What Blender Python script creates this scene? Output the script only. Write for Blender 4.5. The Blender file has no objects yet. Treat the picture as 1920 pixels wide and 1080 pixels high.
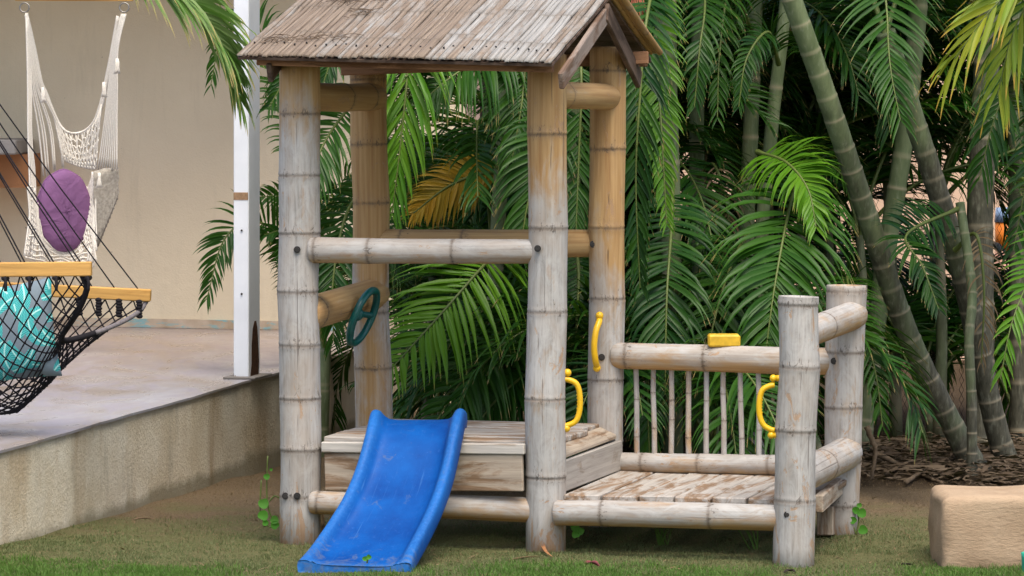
import bpy, math, random
import numpy as np
from mathutils import Vector, Matrix

random.seed(7)
rng = np.random.default_rng(11)
SC = bpy.context.scene
COL = SC.collection

# ------------------------------------------------------------------ camera, sky, sun, exposure
FOC = 6880.0          # focal length in pixels of the 1920 wide photograph
CAMH = 2.0            # camera height
HOR = 180.0           # image row of the horizon
cam_d = bpy.data.cameras.new('camera')
cam = bpy.data.objects.new('camera', cam_d)
COL.objects.link(cam)
cam_d.sensor_width = 36.0
cam_d.lens = 36.0 * FOC / 1920.0
cam_d.shift_y = -(540.0 - HOR) / 1920.0
cam_d.clip_start = 0.1
cam_d.clip_end = 500.0
cam.location = (0, 0, CAMH)
cam.rotation_euler = (math.radians(90), 0, 0)
SC.camera = cam

SUN_EL, SUN_AZ = math.radians(64), math.radians(165)     # azimuth clockwise from +Y: behind the camera
world = bpy.data.worlds.new("World")
SC.world = world
world.use_nodes = True
wn = world.node_tree
bg = wn.nodes['Background']
sky = wn.nodes.new('ShaderNodeTexSky')
sky.sky_type = 'NISHITA'
sky.sun_disc = False
sky.sun_elevation = SUN_EL
sky.sun_rotation = SUN_AZ
sky.air_density = 1.0
sky.dust_density = 3.5
sky.ozone_density = 0.6
wn.links.new(sky.outputs[0], bg.inputs[0])
bg.inputs[1].default_value = 0.15
sun_d = bpy.data.lights.new('sun', 'SUN')
sun_d.energy = 1.75
sun_d.angle = math.radians(36)
sun_d.color = (1.0, 0.93, 0.81)
sun = bpy.data.objects.new('sun', sun_d)
COL.objects.link(sun)
sd = Vector((math.sin(SUN_AZ) * math.cos(SUN_EL), math.cos(SUN_AZ) * math.cos(SUN_EL), math.sin(SUN_EL)))
sun.rotation_euler = sd.to_track_quat('Z', 'Y').to_euler()
sun.location = (0, 0, 30)
SC.view_settings.view_transform = 'Standard'
SC.view_settings.look = 'None'
SC.view_settings.exposure = 0.84
SC.view_settings.gamma = 1.0
SC.view_settings.use_curve_mapping = False
SC.cycles.max_bounces = 6
SC.cycles.transparent_max_bounces = 6


def W(px, py, Y):
    """world point seen at a pixel of the 1920x1080 photograph at distance Y"""
    return np.array([(px - 960.0) * Y / FOC, Y, CAMH - (py - HOR) * Y / FOC])


def M(px, Y):
    return px * Y / FOC


# ------------------------------------------------------------------ material helpers
def srgb(r, g, b):
    f = lambda v: (v / 12.92 if v <= 0.04045 else ((v + 0.055) / 1.055) ** 2.4)
    return (f(r / 255), f(g / 255), f(b / 255), 1.0)


class Mat:
    def __init__(self, name):
        self.m = bpy.data.materials.new(name)
        self.m.use_nodes = True
        self.t = self.m.node_tree
        self.t.nodes.clear()
        self.out = self.t.nodes.new('ShaderNodeOutputMaterial')

    def n(self, typ, ins=None, **props):
        nd = self.t.nodes.new('ShaderNode' + typ)
        for k, v in props.items():
            setattr(nd, k, v)
        for k, v in (ins or {}).items():
            s = nd.inputs[k]
            if isinstance(v, bpy.types.NodeSocket):
                self.t.links.new(v, s)
            elif isinstance(v, bpy.types.Node):
                self.t.links.new(v.outputs[0], s)
            else:
                s.default_value = v
        return nd

    def mix(self, f, a, b, blend='MIX'):
        nd = self.n('Mix', {0: f, 6: a, 7: b}, data_type='RGBA', blend_type=blend)
        return nd.outputs[2]

    def ramp(self, f, stops):
        nd = self.n('ValToRGB', {0: f})
        els = nd.color_ramp.elements
        while len(els) > 1:
            els.remove(els[-1])
        for i, (p, c) in enumerate(stops):
            e = els[0] if i == 0 else els.new(p)
            e.position = p
            e.color = c if isinstance(c, tuple) else (c, c, c, 1)
        return nd.outputs[0]

    def math(self, op, a, b=0.0, clamp=False):
        return self.n('Math', {0: a, 1: b}, operation=op, use_clamp=clamp).outputs[0]

    def coords(self, kind='Object', scale=(1, 1, 1), rand=True, dist=20.0):
        tc = self.n('TexCoord').outputs[kind]
        if rand:
            r = self.n('ObjectInfo').outputs['Random']
            off = self.n('CombineXYZ', {0: self.math('MULTIPLY', r, dist), 1: self.math('MULTIPLY', r, dist * 1.7), 2: self.math('MULTIPLY', r, dist * 2.3)})
            tc = self.n('VectorMath', {0: tc, 1: off.outputs[0]}, operation='ADD').outputs[0]
        return self.n('Mapping', {0: tc, 3: scale}).outputs[0]

    def noise(self, vec, scale, detail=4, rough=0.55, dist=0.0):
        return self.n('TexNoise', {'Vector': vec, 'Scale': scale, 'Detail': detail, 'Roughness': rough, 'Distortion': dist}).outputs[0]

    def bump(self, h, strength=0.3, dist=0.01):
        return self.n('Bump', {'Height': h, 'Strength': strength, 'Distance': dist}).outputs[0]

    def attr(self, name):
        return self.n('Attribute', attribute_name=name).outputs['Fac']

    def bsdf(self, color, rough=0.6, normal=None, spec=0.4, metal=0.0, **kw):
        ins = {'Base Color': color, 'Roughness': rough, 'Specular IOR Level': spec, 'Metallic': metal}
        ins.update(kw)
        if normal is not None:
            ins['Normal'] = normal
        b = self.n('BsdfPrincipled', ins)
        self.t.links.new(b.outputs[0], self.out.inputs[0])
        return b


def plain(name, col, rough=0.5, spec=0.4, metal=0.0, var=0.25, scale=30.0, bump=0.15, coord_rand=True):
    m = Mat(name)
    v = m.coords(rand=coord_rand)
    f = m.noise(v, scale, 5)
    dark = tuple(c * (1 - var) for c in col[:3]) + (1,)
    c = m.mix(m.ramp(f, [(0.3, 0.0), (0.7, 1.0)]), dark, col)
    m.bsdf(c, rough, m.bump(f, bump, 0.004), spec, metal)
    return m.m


def mat_bamboo():
    m = Mat('weathered_bamboo')
    v = m.coords()
    mp = lambda a, b: m.n('Mapping', {0: v, 3: (a, a, b)}).outputs[0]
    fib = m.noise(mp(95, 2.6), 1.0, 5, 0.62)
    fib2 = m.noise(mp(30, 1.0), 1.0, 4, 0.6)
    big = m.noise(mp(7, 2.4), 1.0, 4, 0.6, 0.5)
    blot = m.noise(mp(18, 7), 1.0, 7, 0.72, 0.8)
    chip = m.noise(mp(11, 4.5), 1.0, 8, 0.74, 1.2)
    nd = m.attr('node')
    near = m.attr('near')
    soil = m.attr('soil')
    gold = m.mix(m.ramp(fib2, [(0.3, 0.0), (0.7, 1.0)]), (0.35, 0.19, 0.070, 1), (0.58, 0.39, 0.180, 1))
    gold = m.mix(m.ramp(fib, [(0.3, 0.35), (0.7, 0.0)]), gold, (0.24, 0.12, 0.05, 1))
    grey = m.mix(m.ramp(fib, [(0.25, 0.0), (0.75, 1.0)]), (0.20, 0.187, 0.168, 1), (0.44, 0.422, 0.395, 1))
    grey = m.mix(m.ramp(blot, [(0.38, 0.0), (0.62, 0.65)]), grey, (0.51, 0.495, 0.47, 1))
    grey = m.mix(m.ramp(big, [(0.45, 0.0), (0.70, 0.6)]), grey, (0.37, 0.295, 0.225, 1))
    wf = m.math('ADD', m.attr('wear'), m.math('MULTIPLY', m.math('SUBTRACT', big, 0.5), 1.5))
    wf = m.math('ADD', wf, m.math('MULTIPLY', m.math('SUBTRACT', fib2, 0.5), 0.8))
    wf = m.math('ADD', wf, m.math('MULTIPLY', m.math('SUBTRACT', blot, 0.5), 0.8))
    c = m.mix(m.ramp(wf, [(0.2, 0.0), (0.8, 1.0)]), gold, grey)
    # peeled patches of skin, mostly near the ground
    cf = m.math('ADD', chip, m.math('MULTIPLY', soil, 0.16))
    c = m.mix(m.ramp(cf, [(0.60, 0.0), (0.63, 0.8)]), c, m.mix(fib, (0.27, 0.15, 0.075, 1), (0.50, 0.34, 0.21, 1)))
    # mould specks gathered above the nodes
    mo = m.noise(mp(48, 22), 1.0, 7, 0.78, 1.2)
    mf = m.math('ADD', mo, m.math('MULTIPLY', near, 0.13))
    c = m.mix(m.ramp(mf, [(0.66, 0.0), (0.71, 0.75)]), c, (0.05, 0.04, 0.034, 1))
    haze = m.ramp(m.math('ADD', m.math('MULTIPLY', near, 0.30), m.math('SUBTRACT', blot, 0.5)), [(0.12, 0.0), (0.45, 0.34)])
    c = m.mix(haze, c, (0.20, 0.155, 0.115, 1))
    c = m.mix(m.math('MULTIPLY', nd, m.ramp(blot, [(0.3, 0.25), (0.6, 0.75)])), c, (0.10, 0.07, 0.046, 1))
    sf = m.math('MULTIPLY', m.ramp(m.math('ADD', soil, m.math('MULTIPLY', m.math('SUBTRACT', blot, 0.5), 1.6)), [(0.55, 0.0), (0.9, 1.0)]), 0.7)
    c = m.mix(sf, c, (0.30, 0.17, 0.085, 1))
    crack = m.noise(mp(70, 0.55), 1.0, 2, 0.5)
    c = m.mix(m.ramp(crack, [(0.285, 0.55), (0.31, 0.0)]), c, (0.07, 0.05, 0.038, 1))
    h = m.math('ADD', m.math('MULTIPLY', fib, 0.5), m.math('MULTIPLY', m.ramp(crack, [(0.29, 0.0), (0.33, 1.0)]), 0.8))
    h = m.math('ADD', h, m.math('MULTIPLY', m.ramp(cf, [(0.60, 1.0), (0.63, 0.0)]), 0.5))
    m.bsdf(c, 0.62, m.bump(h, 0.4, 0.005), 0.25)
    return m.m


def mat_plank(name, pale, brown, amount=0.5, axis=0):
    m = Mat(name)
    v = m.coords()
    s1 = [55, 55, 55]; s1[axis] = 2.2
    s2 = [14, 14, 14]; s2[axis] = 3.0
    fib = m.noise(m.n('Mapping', {0: v, 3: tuple(s1)}).outputs[0], 1.0, 6, 0.62, 0.4)
    pat = m.noise(m.n('Mapping', {0: v, 3: tuple(s2)}).outputs[0], 1.0, 6, 0.68, 0.6)
    c = m.mix(m.ramp(fib, [(0.28, 0.0), (0.72, 1.0)]), tuple(x * 0.6 for x in pale[:3]) + (1,), pale)
    b = m.mix(m.ramp(fib, [(0.3, 0.0), (0.7, 1.0)]), tuple(x * 0.45 for x in brown[:3]) + (1,), brown)
    c = m.mix(m.ramp(pat, [(amount - 0.06, 0.0), (amount + 0.06, 1.0)]), b, c)
    st = m.noise(m.n('Mapping', {0: v, 3: tuple(x * 0.55 for x in s2)}).outputs[0], 1.0, 5, 0.7)
    c = m.mix(m.ramp(st, [(0.64, 0.0), (0.76, 0.4)]), c, (0.10, 0.08, 0.065, 1))
    m.bsdf(c, 0.72, m.bump(m.math('ADD', fib, pat), 0.35, 0.004), 0.2)
    return m.m


def mat_leaf(name, cols, tip, tip_start=0.9, trans=0.25, rough=0.42, spec=0.22):
    m = Mat(name)
    r = m.n('ObjectInfo').outputs['Random']
    a = m.attr('rnd')
    al = m.attr('along')
    c = m.mix(r, cols[0], cols[1])
    c = m.mix(m.math('MULTIPLY', a, 0.6), c, cols[2])
    c = m.mix(m.ramp(m.math('ADD', al, m.math('MULTIPLY', a, 0.10)), [(tip_start, 0.0), (min(1.0, tip_start + 0.12), 0.9)]), c, tip)
    b = m.bsdf(c, rough, None, spec)
    tr = m.n('BsdfTranslucent', {'Color': m.mix(0.4, c, (0.10, 0.22, 0.01, 1))})
    mx = m.n('MixShader', {0: trans, 1: b.outputs[0], 2: tr.outputs[0]})
    m.t.links.new(mx.outputs[0], m.out.inputs[0])
    return m.m


def mat_stem():
    m = Mat('ringed_palm_stem')
    v = m.coords()
    ring = m.attr('node')
    h = m.attr('along')
    big = m.noise(m.n('Mapping', {0: v, 3: (14, 14, 4)}).outputs[0], 1.0, 5, 0.6)
    fine = m.noise(m.n('Mapping', {0: v, 3: (50, 50, 12)}).outputs[0], 1.0, 5, 0.65)
    green = m.mix(m.ramp(big, [(0.3, 0.0), (0.7, 1.0)]), (0.075, 0.105, 0.042, 1), (0.185, 0.225, 0.115, 1))
    brown = m.mix(m.ramp(fine, [(0.3, 0.0), (0.7, 1.0)]), (0.04, 0.04, 0.027, 1), (0.14, 0.13, 0.09, 1))
    c = m.mix(m.ramp(m.math('ADD', h, m.math('MULTIPLY', m.math('SUBTRACT', big, 0.5), 0.8)), [(0.2, 0.0), (0.7, 1.0)]), brown, green)
    c = m.mix(m.ramp(fine, [(0.55, 0.0), (0.75, 0.35)]), c, (0.34, 0.36, 0.28, 1))
    c = m.mix(m.math('MULTIPLY', ring, 0.7), c, (0.36, 0.30, 0.20, 1))
    m.bsdf(c, 0.6, m.bump(fine, 0.25, 0.004), 0.3)
    return m.m


def mat_wall(name, base, dark, stain=0.25):
    m = Mat(name)
    v = m.coords(rand=False)
    big = m.noise(v, 1.3, 5, 0.6)
    mid = m.noise(v, 9.0, 6, 0.65)
    fine = m.noise(v, 90.0, 4, 0.6)
    c = m.mix(m.ramp(big, [(0.3, 0.0), (0.7, 1.0)]), dark, base)
    c = m.mix(m.ramp(mid, [(0.62, 0.0), (0.75, stain)]), c, tuple(x * 0.6 for x in dark[:3]) + (1,))
    drip = m.noise(m.n('Mapping', {0: v, 3: (7.0, 7.0, 0.8)}).outputs[0], 1.0, 6, 0.7, 0.4)
    c = m.mix(m.ramp(drip, [(0.56, 0.0), (0.78, 0.30)]), c, tuple(x * 0.62 for x in dark[:3]) + (1,))
    dot = m.noise(v, 26.0, 2, 0.5)
    c = m.mix(m.ramp(dot, [(0.765, 0.0), (0.785, 0.5)]), c, (0.12, 0.09, 0.07, 1))
    m.bsdf(c, 0.85, m.bump(m.math('ADD', fine, m.math('MULTIPLY', mid, 2.5)), 0.35, 0.008), 0.2)
    return m.m


def mat_plinth():
    m = Mat('stained_render')
    v = m.coords(rand=False)
    streak = m.noise(m.n('Mapping', {0: v, 3: (2.1, 2.1, 0.5)}).outputs[0], 1.0, 5, 0.62)
    streak2 = m.noise(m.n('Mapping', {0: v, 3: (6.0, 6.0, 1.3)}).outputs[0], 1.0, 5, 0.62)
    big = m.noise(v, 2.2, 6, 0.65)
    rough = m.noise(v, 55.0, 5, 0.7)
    c = m.mix(m.ramp(big, [(0.3, 0.0), (0.7, 1.0)]), (0.62, 0.52, 0.36, 1), (0.82, 0.755, 0.61, 1))
    c = m.mix(m.ramp(streak, [(0.50, 0.0), (0.66, 0.6)]), c, (0.34, 0.21, 0.085, 1))
    c = m.mix(m.ramp(streak2, [(0.57, 0.0), (0.78, 0.45)]), c, (0.24, 0.20, 0.13, 1))
    c = m.mix(m.ramp(rough, [(0.58, 0.0), (0.75, 0.3)]), c, (0.20, 0.18, 0.14, 1))
    z = m.n('SeparateXYZ', {0: m.n('TexCoord').outputs['Object']}).outputs[2]
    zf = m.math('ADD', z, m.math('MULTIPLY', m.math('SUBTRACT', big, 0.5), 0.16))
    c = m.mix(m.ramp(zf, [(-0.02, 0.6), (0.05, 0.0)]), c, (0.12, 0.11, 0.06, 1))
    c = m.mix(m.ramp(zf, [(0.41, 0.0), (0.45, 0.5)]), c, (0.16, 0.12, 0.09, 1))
    m.bsdf(c, 0.85, m.bump(m.math('ADD', rough, big), 0.8, 0.012), 0.2)
    return m.m


def mat_patio():
    m = Mat('stained_polished_concrete')
    v = m.coords(rand=False)
    w = m.n('Mapping', {0: v, 3: (1.2, 0.5, 1.0)}).outputs[0]
    big = m.noise(w, 1.4, 6, 0.62, 0.9)
    mid = m.noise(w, 3.6, 6, 0.65, 1.2)
    y = m.n('SeparateXYZ', {0: v}).outputs[1]
    c = m.mix(m.ramp(big, [(0.36, 0.0), (0.5, 0.55), (0.62, 1.0)]), (0.26, 0.215, 0.18, 1), (0.40, 0.41, 0.45, 1))
    c = m.mix(m.ramp(mid, [(0.46, 0.0), (0.58, 0.75)]), c, (0.34, 0.325, 0.375, 1))
    dist = m.ramp(m.math('MULTIPLY', m.math('SUBTRACT', y, 17.0), 0.14), [(0.2, 0.0), (0.75, 0.6)])
    c = m.mix(dist, c, (0.27, 0.19, 0.145, 1))
    sp = m.noise(v, 60.0, 3)
    c = m.mix(m.ramp(sp, [(0.7, 0.0), (0.78, 0.5)]), c, (0.1, 0.08, 0.07, 1))
    rf = m.ramp(mid, [(0.3, 0.22), (0.7, 0.45)])
    m.bsdf(c, rf, m.bump(mid, 0.05, 0.01), 0.5)
    return m.m


def mat_ground():
    m = Mat('soil_and_moss')
    v = m.coords(rand=False)
    y = m.n('SeparateXYZ', {0: v}).outputs[1]
    big = m.noise(v, 1.6, 5, 0.6)
    mid = m.noise(v, 11.0, 6, 0.7)
    fine = m.noise(v, 120.0, 5, 0.75)
    soil = m.mix(m.ramp(fine, [(0.3, 0.0), (0.7, 1.0)]), (0.085, 0.060, 0.034, 1), (0.32, 0.235, 0.145, 1))
    moss = m.mix(m.ramp(fine, [(0.3, 0.0), (0.7, 1.0)]), (0.085, 0.092, 0.034, 1), (0.235, 0.225, 0.105, 1))
    g = m.math('MULTIPLY', m.math('SUBTRACT', 18.4, y), 0.45)
    g = m.math('ADD', g, m.math('MULTIPLY', m.math('SUBTRACT', big, 0.5), 2.0))
    g = m.math('ADD', g, m.math('MULTIPLY', m.math('SUBTRACT', mid, 0.5), 1.0))
    c = m.mix(m.ramp(g, [(0.15, 0.0), (0.75, 1.0)]), soil, moss)
    sx = m.n('SeparateXYZ', {0: v}).outputs[0]
    bed = m.math('MINIMUM', m.math('MULTIPLY', m.math('SUBTRACT', y, 18.45), 3.0), m.math('MULTIPLY', m.math('SUBTRACT', sx, 0.2), 3.0))
    bed = m.math('ADD', bed, m.math('MULTIPLY', m.math('SUBTRACT', mid, 0.5), 1.2))
    c = m.mix(m.ramp(bed, [(0.1, 0.0), (0.7, 0.9)]), c, m.mix(fine, (0.03, 0.02, 0.012, 1), (0.10, 0.068, 0.04, 1)))
    m.bsdf(c, 0.95, m.bump(m.math('ADD', fine, m.math('MULTIPLY', mid, 2)), 0.9, 0.02), 0.1)
    return m.m


def mat_slide():
    m = Mat('blue_moulded_plastic')
    v = m.coords(rand=False)
    big = m.noise(v, 5.0, 5, 0.6)
    sp = m.noise(v, 70.0, 5, 0.7)
    uv = m.n('CombineXYZ', {0: m.attr('across'), 1: m.attr('down'), 2: 0.0}).outputs[0]
    scr = m.noise(m.n('Mapping', {0: uv, 3: (130, 3.5, 1)}).outputs[0], 1.0, 4, 0.6)
    c = m.mix(m.ramp(big, [(0.3, 0.0), (0.7, 1.0)]), (0.0005, 0.040, 0.21, 1), (0.0015, 0.085, 0.34, 1))
    e = m.attr('edge')
    c = m.mix(m.math('MULTIPLY', e, m.ramp(sp, [(0.3, 0.25), (0.7, 0.8)])), c, (0.035, 0.19, 0.52, 1))  # rim tops and lip lighter, an edge highlight painted into the plastic
    c = m.mix(m.ramp(sp, [(0.60, 0.0), (0.75, 0.28)]), c, (0.10, 0.25, 0.66, 1))
    c = m.mix(m.ramp(scr, [(0.62, 0.0), (0.76, 0.20)]), c, (0.14, 0.34, 0.66, 1))
    dirt = m.noise(v, 13.0, 7, 0.75, 1.0)
    c = m.mix(m.ramp(m.math('ADD', dirt, m.math('MULTIPLY', m.attr('foot'), 0.14)), [(0.60, 0.0), (0.72, 0.45)]), c, (0.13, 0.15, 0.17, 1))
    m.bsdf(c, m.ramp(sp, [(0.3, 0.42), (0.7, 0.62)]), m.bump(sp, 0.06, 0.003), 0.16)
    return m.m


def mat_pillow():
    """grey cloth printed with scattered turquoise leaves: each Voronoi cell carries one leaf turned its own way"""
    m = Mat('leaf_print_fabric')
    v = m.coords(rand=False)
    sp = m.n('SeparateXYZ', {0: v})
    flat = m.n('CombineXYZ', {0: sp.outputs[0], 1: sp.outputs[2], 2: 0.0}).outputs[0]
    c = (0.17, 0.215, 0.25, 1)
    for k, (off, sc) in enumerate(((0.0, 7.0), (3.37, 7.6))):
        p = m.n('VectorMath', {0: flat, 1: (off, off * 1.3, 0)}, operation='ADD').outputs[0]
        vo = m.n('TexVoronoi', {'Vector': p, 'Scale': sc, 'Randomness': 0.8}, voronoi_dimensions='2D')
        d = m.n('VectorMath', {0: p, 1: vo.outputs['Position']}, operation='SUBTRACT').outputs[0]
        r = m.n('SeparateColor', {0: vo.outputs['Color']}).outputs[0]
        q = m.n('SeparateXYZ', {0: m.n('VectorRotate', {'Vector': d, 'Angle': m.math('MULTIPLY', r, 6.28)}, rotation_type='Z_AXIS').outputs[0]})
        bend = m.math('ADD', q.outputs[1], m.math('MULTIPLY', m.math('MULTIPLY', q.outputs[0], q.outputs[0]), 4.0))
        a = m.math('MULTIPLY', q.outputs[0], 10.0 + k)
        b = m.math('MULTIPLY', bend, 33.0)
        e = m.math('ADD', m.math('MULTIPLY', a, a), m.math('MULTIPLY', b, b))
        mask = m.ramp(e, [(0.80, 1.0), (0.92, 0.0)])
        rib = m.ramp(m.math('ABSOLUTE', b), [(0.08, 1.0), (0.16, 0.0)])
        vein = m.ramp(m.math('FRACT', m.math('ADD', m.math('MULTIPLY', q.outputs[0], 95.0), m.math('MULTIPLY', m.math('ABSOLUTE', bend), -110.0))), [(0.45, 0.0), (0.6, 1.0)])
        leaf = m.mix(vein, (0.015, 0.27, 0.29, 1), (0.12, 0.52, 0.50, 1))
        leaf = m.mix(rib, leaf, (0.40, 0.72, 0.68, 1))
        c = m.mix(mask, c, leaf)
    m.bsdf(c, 0.8, m.bump(m.noise(v, 300.0, 2), 0.2, 0.002), 0.2)
    return m.m


MB = mat_bamboo()
MP = mat_plank('worn_painted_plank', (0.50, 0.46, 0.41, 1), (0.32, 0.21, 0.13, 1), 0.49)
MPB = mat_plank('bare_brown_plank', (0.47, 0.39, 0.30, 1), (0.31, 0.20, 0.12, 1), 0.46)
MTIM = mat_plank('reddish_roof_timber', (0.36, 0.19, 0.10, 1), (0.22, 0.105, 0.05, 1), 0.5)
MTIMD = mat_plank('dark_roof_timber', (0.17, 0.115, 0.085, 1), (0.095, 0.06, 0.042, 1), 0.5)
MTIMG = mat_plank('greyed_roof_timber', (0.33, 0.26, 0.215, 1), (0.22, 0.14, 0.095, 1), 0.5)
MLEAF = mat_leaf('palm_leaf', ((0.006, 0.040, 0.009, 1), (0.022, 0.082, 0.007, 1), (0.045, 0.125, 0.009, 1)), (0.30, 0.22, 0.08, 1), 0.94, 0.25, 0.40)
MLEAFB = mat_leaf('lit_copy_palm_leaf', ((0.055, 0.175, 0.009, 1), (0.085, 0.215, 0.011, 1), (0.13, 0.265, 0.015, 1)), (0.26, 0.24, 0.04, 1), 0.94, 0.28, 0.36)  # lit copy of the palm leaf, the extra brightness held in its colour
MLEAFY = mat_leaf('sunlit_yellow_palm_leaf', ((0.36, 0.36, 0.025, 1), (0.28, 0.34, 0.03, 1), (0.12, 0.28, 0.03, 1)), (0.55, 0.33, 0.06, 1), 0.80, 0.4)  # yellow leaf whose high albedo also carries painted sunlight
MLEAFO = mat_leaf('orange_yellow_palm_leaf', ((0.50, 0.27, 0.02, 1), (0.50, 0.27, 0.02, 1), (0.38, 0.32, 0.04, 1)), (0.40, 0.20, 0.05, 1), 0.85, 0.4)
MLEAFL = mat_leaf('sunlit_tint_palm_leaf', ((0.11, 0.25, 0.035, 1), (0.11, 0.25, 0.035, 1), (0.38, 0.46, 0.20, 1)), (0.55, 0.42, 0.16, 1), 0.84, 0.35, 0.28, 0.5)  # pale sunlit sheen put into the leaf colours
MDRY = mat_leaf('dry_palm_leaf', ((0.21, 0.14, 0.075, 1), (0.14, 0.095, 0.05, 1), (0.30, 0.22, 0.13, 1)), (0.18, 0.12, 0.06, 1), 0.9, 0.15, 0.8)
MRACH = plain('yellow_green_leaf_rib', (0.115, 0.155, 0.032, 1), 0.5, 0.4)
MSTEM = mat_stem()
MBOLT = plain('dark_bolt_metal', (0.055, 0.05, 0.047, 1), 0.5, 0.5, 0.6)
MYEL = plain('yellow_plastic', (0.80, 0.47, 0.010, 1), 0.38, 0.5, 0, 0.12, 25, 0.04)
MGRN = plain('dark_green_plastic', (0.005, 0.115, 0.105, 1), 0.3, 0.5, 0, 0.35, 20, 0.05)
MBLUE = mat_slide()


# ------------------------------------------------------------------ mesh helpers
def mesh(name, V, Fs, mat, attrs=None, smooth=True, midx=None):
    me = bpy.data.meshes.new(name)
    V = np.asarray(V, dtype=np.float64).reshape(-1, 3)
    if isinstance(Fs, np.ndarray) and Fs.ndim == 2:
        k = Fs.shape[1]
        me.vertices.add(len(V))
        me.vertices.foreach_set('co', V.ravel())
        me.loops.add(Fs.size)
        me.loops.foreach_set('vertex_index', Fs.ravel().astype(np.int32))
        me.polygons.add(len(Fs))
        me.polygons.foreach_set('loop_start', np.arange(0, Fs.size, k, dtype=np.int32))
        me.update(calc_edges=True)
    else:
        me.from_pydata([tuple(v) for v in V], [], [tuple(int(i) for i in f) for f in Fs])
    for m in (mat if isinstance(mat, (list, tuple)) else [mat]):
        me.materials.append(m)
    if midx is not None:
        me.polygons.foreach_set('material_index', np.asarray(midx, dtype=np.int32))
    if smooth:
        me.polygons.foreach_set('use_smooth', np.ones(len(me.polygons), dtype=bool))
    for k, a in (attrs or {}).items():
        at = me.attributes.new(k, 'FLOAT', 'POINT')
        at.data.foreach_set('value', np.asarray(a, dtype=np.float32))
    me.update()
    return me


def obj(name, me, parent=None, loc=(0, 0, 0), rot=None):
    """link a mesh; loc is a world position, parents are unrotated empties or meshes"""
    o = bpy.data.objects.new(name, me)
    COL.objects.link(o)
    loc = Vector(loc)
    if parent is not None:
        o.parent = parent
        inv = wmat(parent).inverted()
        R = (rot.to_matrix().to_4x4() if rot is not None else Matrix.Identity(4))
        o.matrix_local = inv @ (Matrix.Translation(loc) @ R)
    else:
        o.location = loc
        if rot is not None:
            o.rotation_mode = 'QUATERNION'
            o.rotation_quaternion = rot
    return o


def wmat(o):
    m = o.matrix_basis.copy()
    p = o.parent
    while p is not None:
        m = p.matrix_basis @ m
        p = p.parent
    return m


def tag(o, label, cat, group=None, kind=None):
    o['label'] = label
    o['category'] = cat
    if group:
        o['group'] = group
    if kind:
        o['kind'] = kind
    return o


def struct(o, kind='structure'):
    o['kind'] = kind
    return o


def thing(name, label, cat, loc, group=None):
    e = bpy.data.objects.new(name, None)
    e.empty_display_size = 0.1
    COL.objects.link(e)
    e.location = Vector(loc)
    return tag(e, label, cat, group)


def centred(V):
    V = np.asarray(V, float)
    c = (V.max(0) + V.min(0)) / 2
    return V - c, c


def wobj(name, V, Fs, mat, parent=None, attrs=None, smooth=True, midx=None):
    """object from world-space vertices with its origin at the middle of its box"""
    L, c = centred(V)
    return obj(name, mesh(name, L, Fs, mat, attrs, smooth, midx), parent, c)


def unit(v):
    v = np.asarray(v, float)
    return v / (np.linalg.norm(v, axis=-1, keepdims=True) + 1e-12)


def catmull(P, n):
    P = np.asarray(P, float)
    if len(P) == 2:
        t = np.linspace(0, 1, n)[:, None]
        return P[0] * (1 - t) + P[1] * t
    Q = np.vstack([2 * P[0] - P[1], P, 2 * P[-1] - P[-2]])
    seg = len(P) - 1
    out = []
    for u in np.linspace(0, seg, n):
        i = min(int(u), seg - 1)
        t = u - i
        a, b, c, d = Q[i], Q[i + 1], Q[i + 2], Q[i + 3]
        out.append(0.5 * (2 * b + (c - a) * t + (2 * a - 5 * b + 4 * c - d) * t * t + (3 * b - a - 3 * c + d) * t ** 3))
    out = np.array(out)
    d = np.r_[0, np.cumsum(np.linalg.norm(np.diff(out, axis=0), axis=1))]
    s = np.linspace(0, d[-1], n)
    return np.stack([np.interp(s, d, out[:, k]) for k in range(3)], 1)


def tube(P, r, sides=8, caps=True, closed=False):
    """tube round a polyline; returns vertices, quads/ngons and the index of each vertex's ring"""
    P = np.asarray(P, float)
    n = len(P)
    r = np.broadcast_to(np.asarray(r, float), (n,))
    if closed:
        T = unit(np.roll(P, -1, 0) - np.roll(P, 1, 0))
    else:
        T = unit(np.gradient(P, axis=0))
    ref = np.array([0, 0, 1.0]) if abs(T[0][2]) < 0.9 else np.array([1.0, 0, 0])
    u = unit(np.cross(T[0], ref))
    U = []
    for i in range(n):
        u = unit(u - T[i] * np.dot(u, T[i]))
        U.append(u)
    U = np.array(U)
    Vv = np.cross(T, U)
    a = np.linspace(0, 2 * np.pi, sides, endpoint=False)
    pts = P[:, None, :] + r[:, None, None] * (np.cos(a)[None, :, None] * U[:, None, :] + np.sin(a)[None, :, None] * Vv[:, None, :])
    V = pts.reshape(-1, 3)
    F = []
    m = n if closed else n - 1
    for i in range(m):
        j = (i + 1) % n
        for k in range(sides):
            l = (k + 1) % sides
            F.append((i * sides + k, i * sides + l, j * sides + l, j * sides + k))
    if caps and not closed:
        F.append(tuple(range(sides - 1, -1, -1)))
        F.append(tuple((n - 1) * sides + k for k in range(sides)))
    return V, F


class Join:
    def __init__(self):
        self.V, self.F, self.n = [], [], 0

    def add(self, VF):
        V, F = VF
        self.V.append(np.asarray(V, float))
        self.F += [tuple(i + self.n for i in f) for f in F]
        self.n += len(V)
        return self

    def get(self):
        return np.vstack(self.V), self.F


def box_pts(P8):
    F = [(0, 3, 2, 1), (4, 5, 6, 7), (0, 1, 5, 4), (1, 2, 6, 5), (2, 3, 7, 6), (3, 0, 4, 7)]
    return np.asarray(P8, float), F


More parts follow.
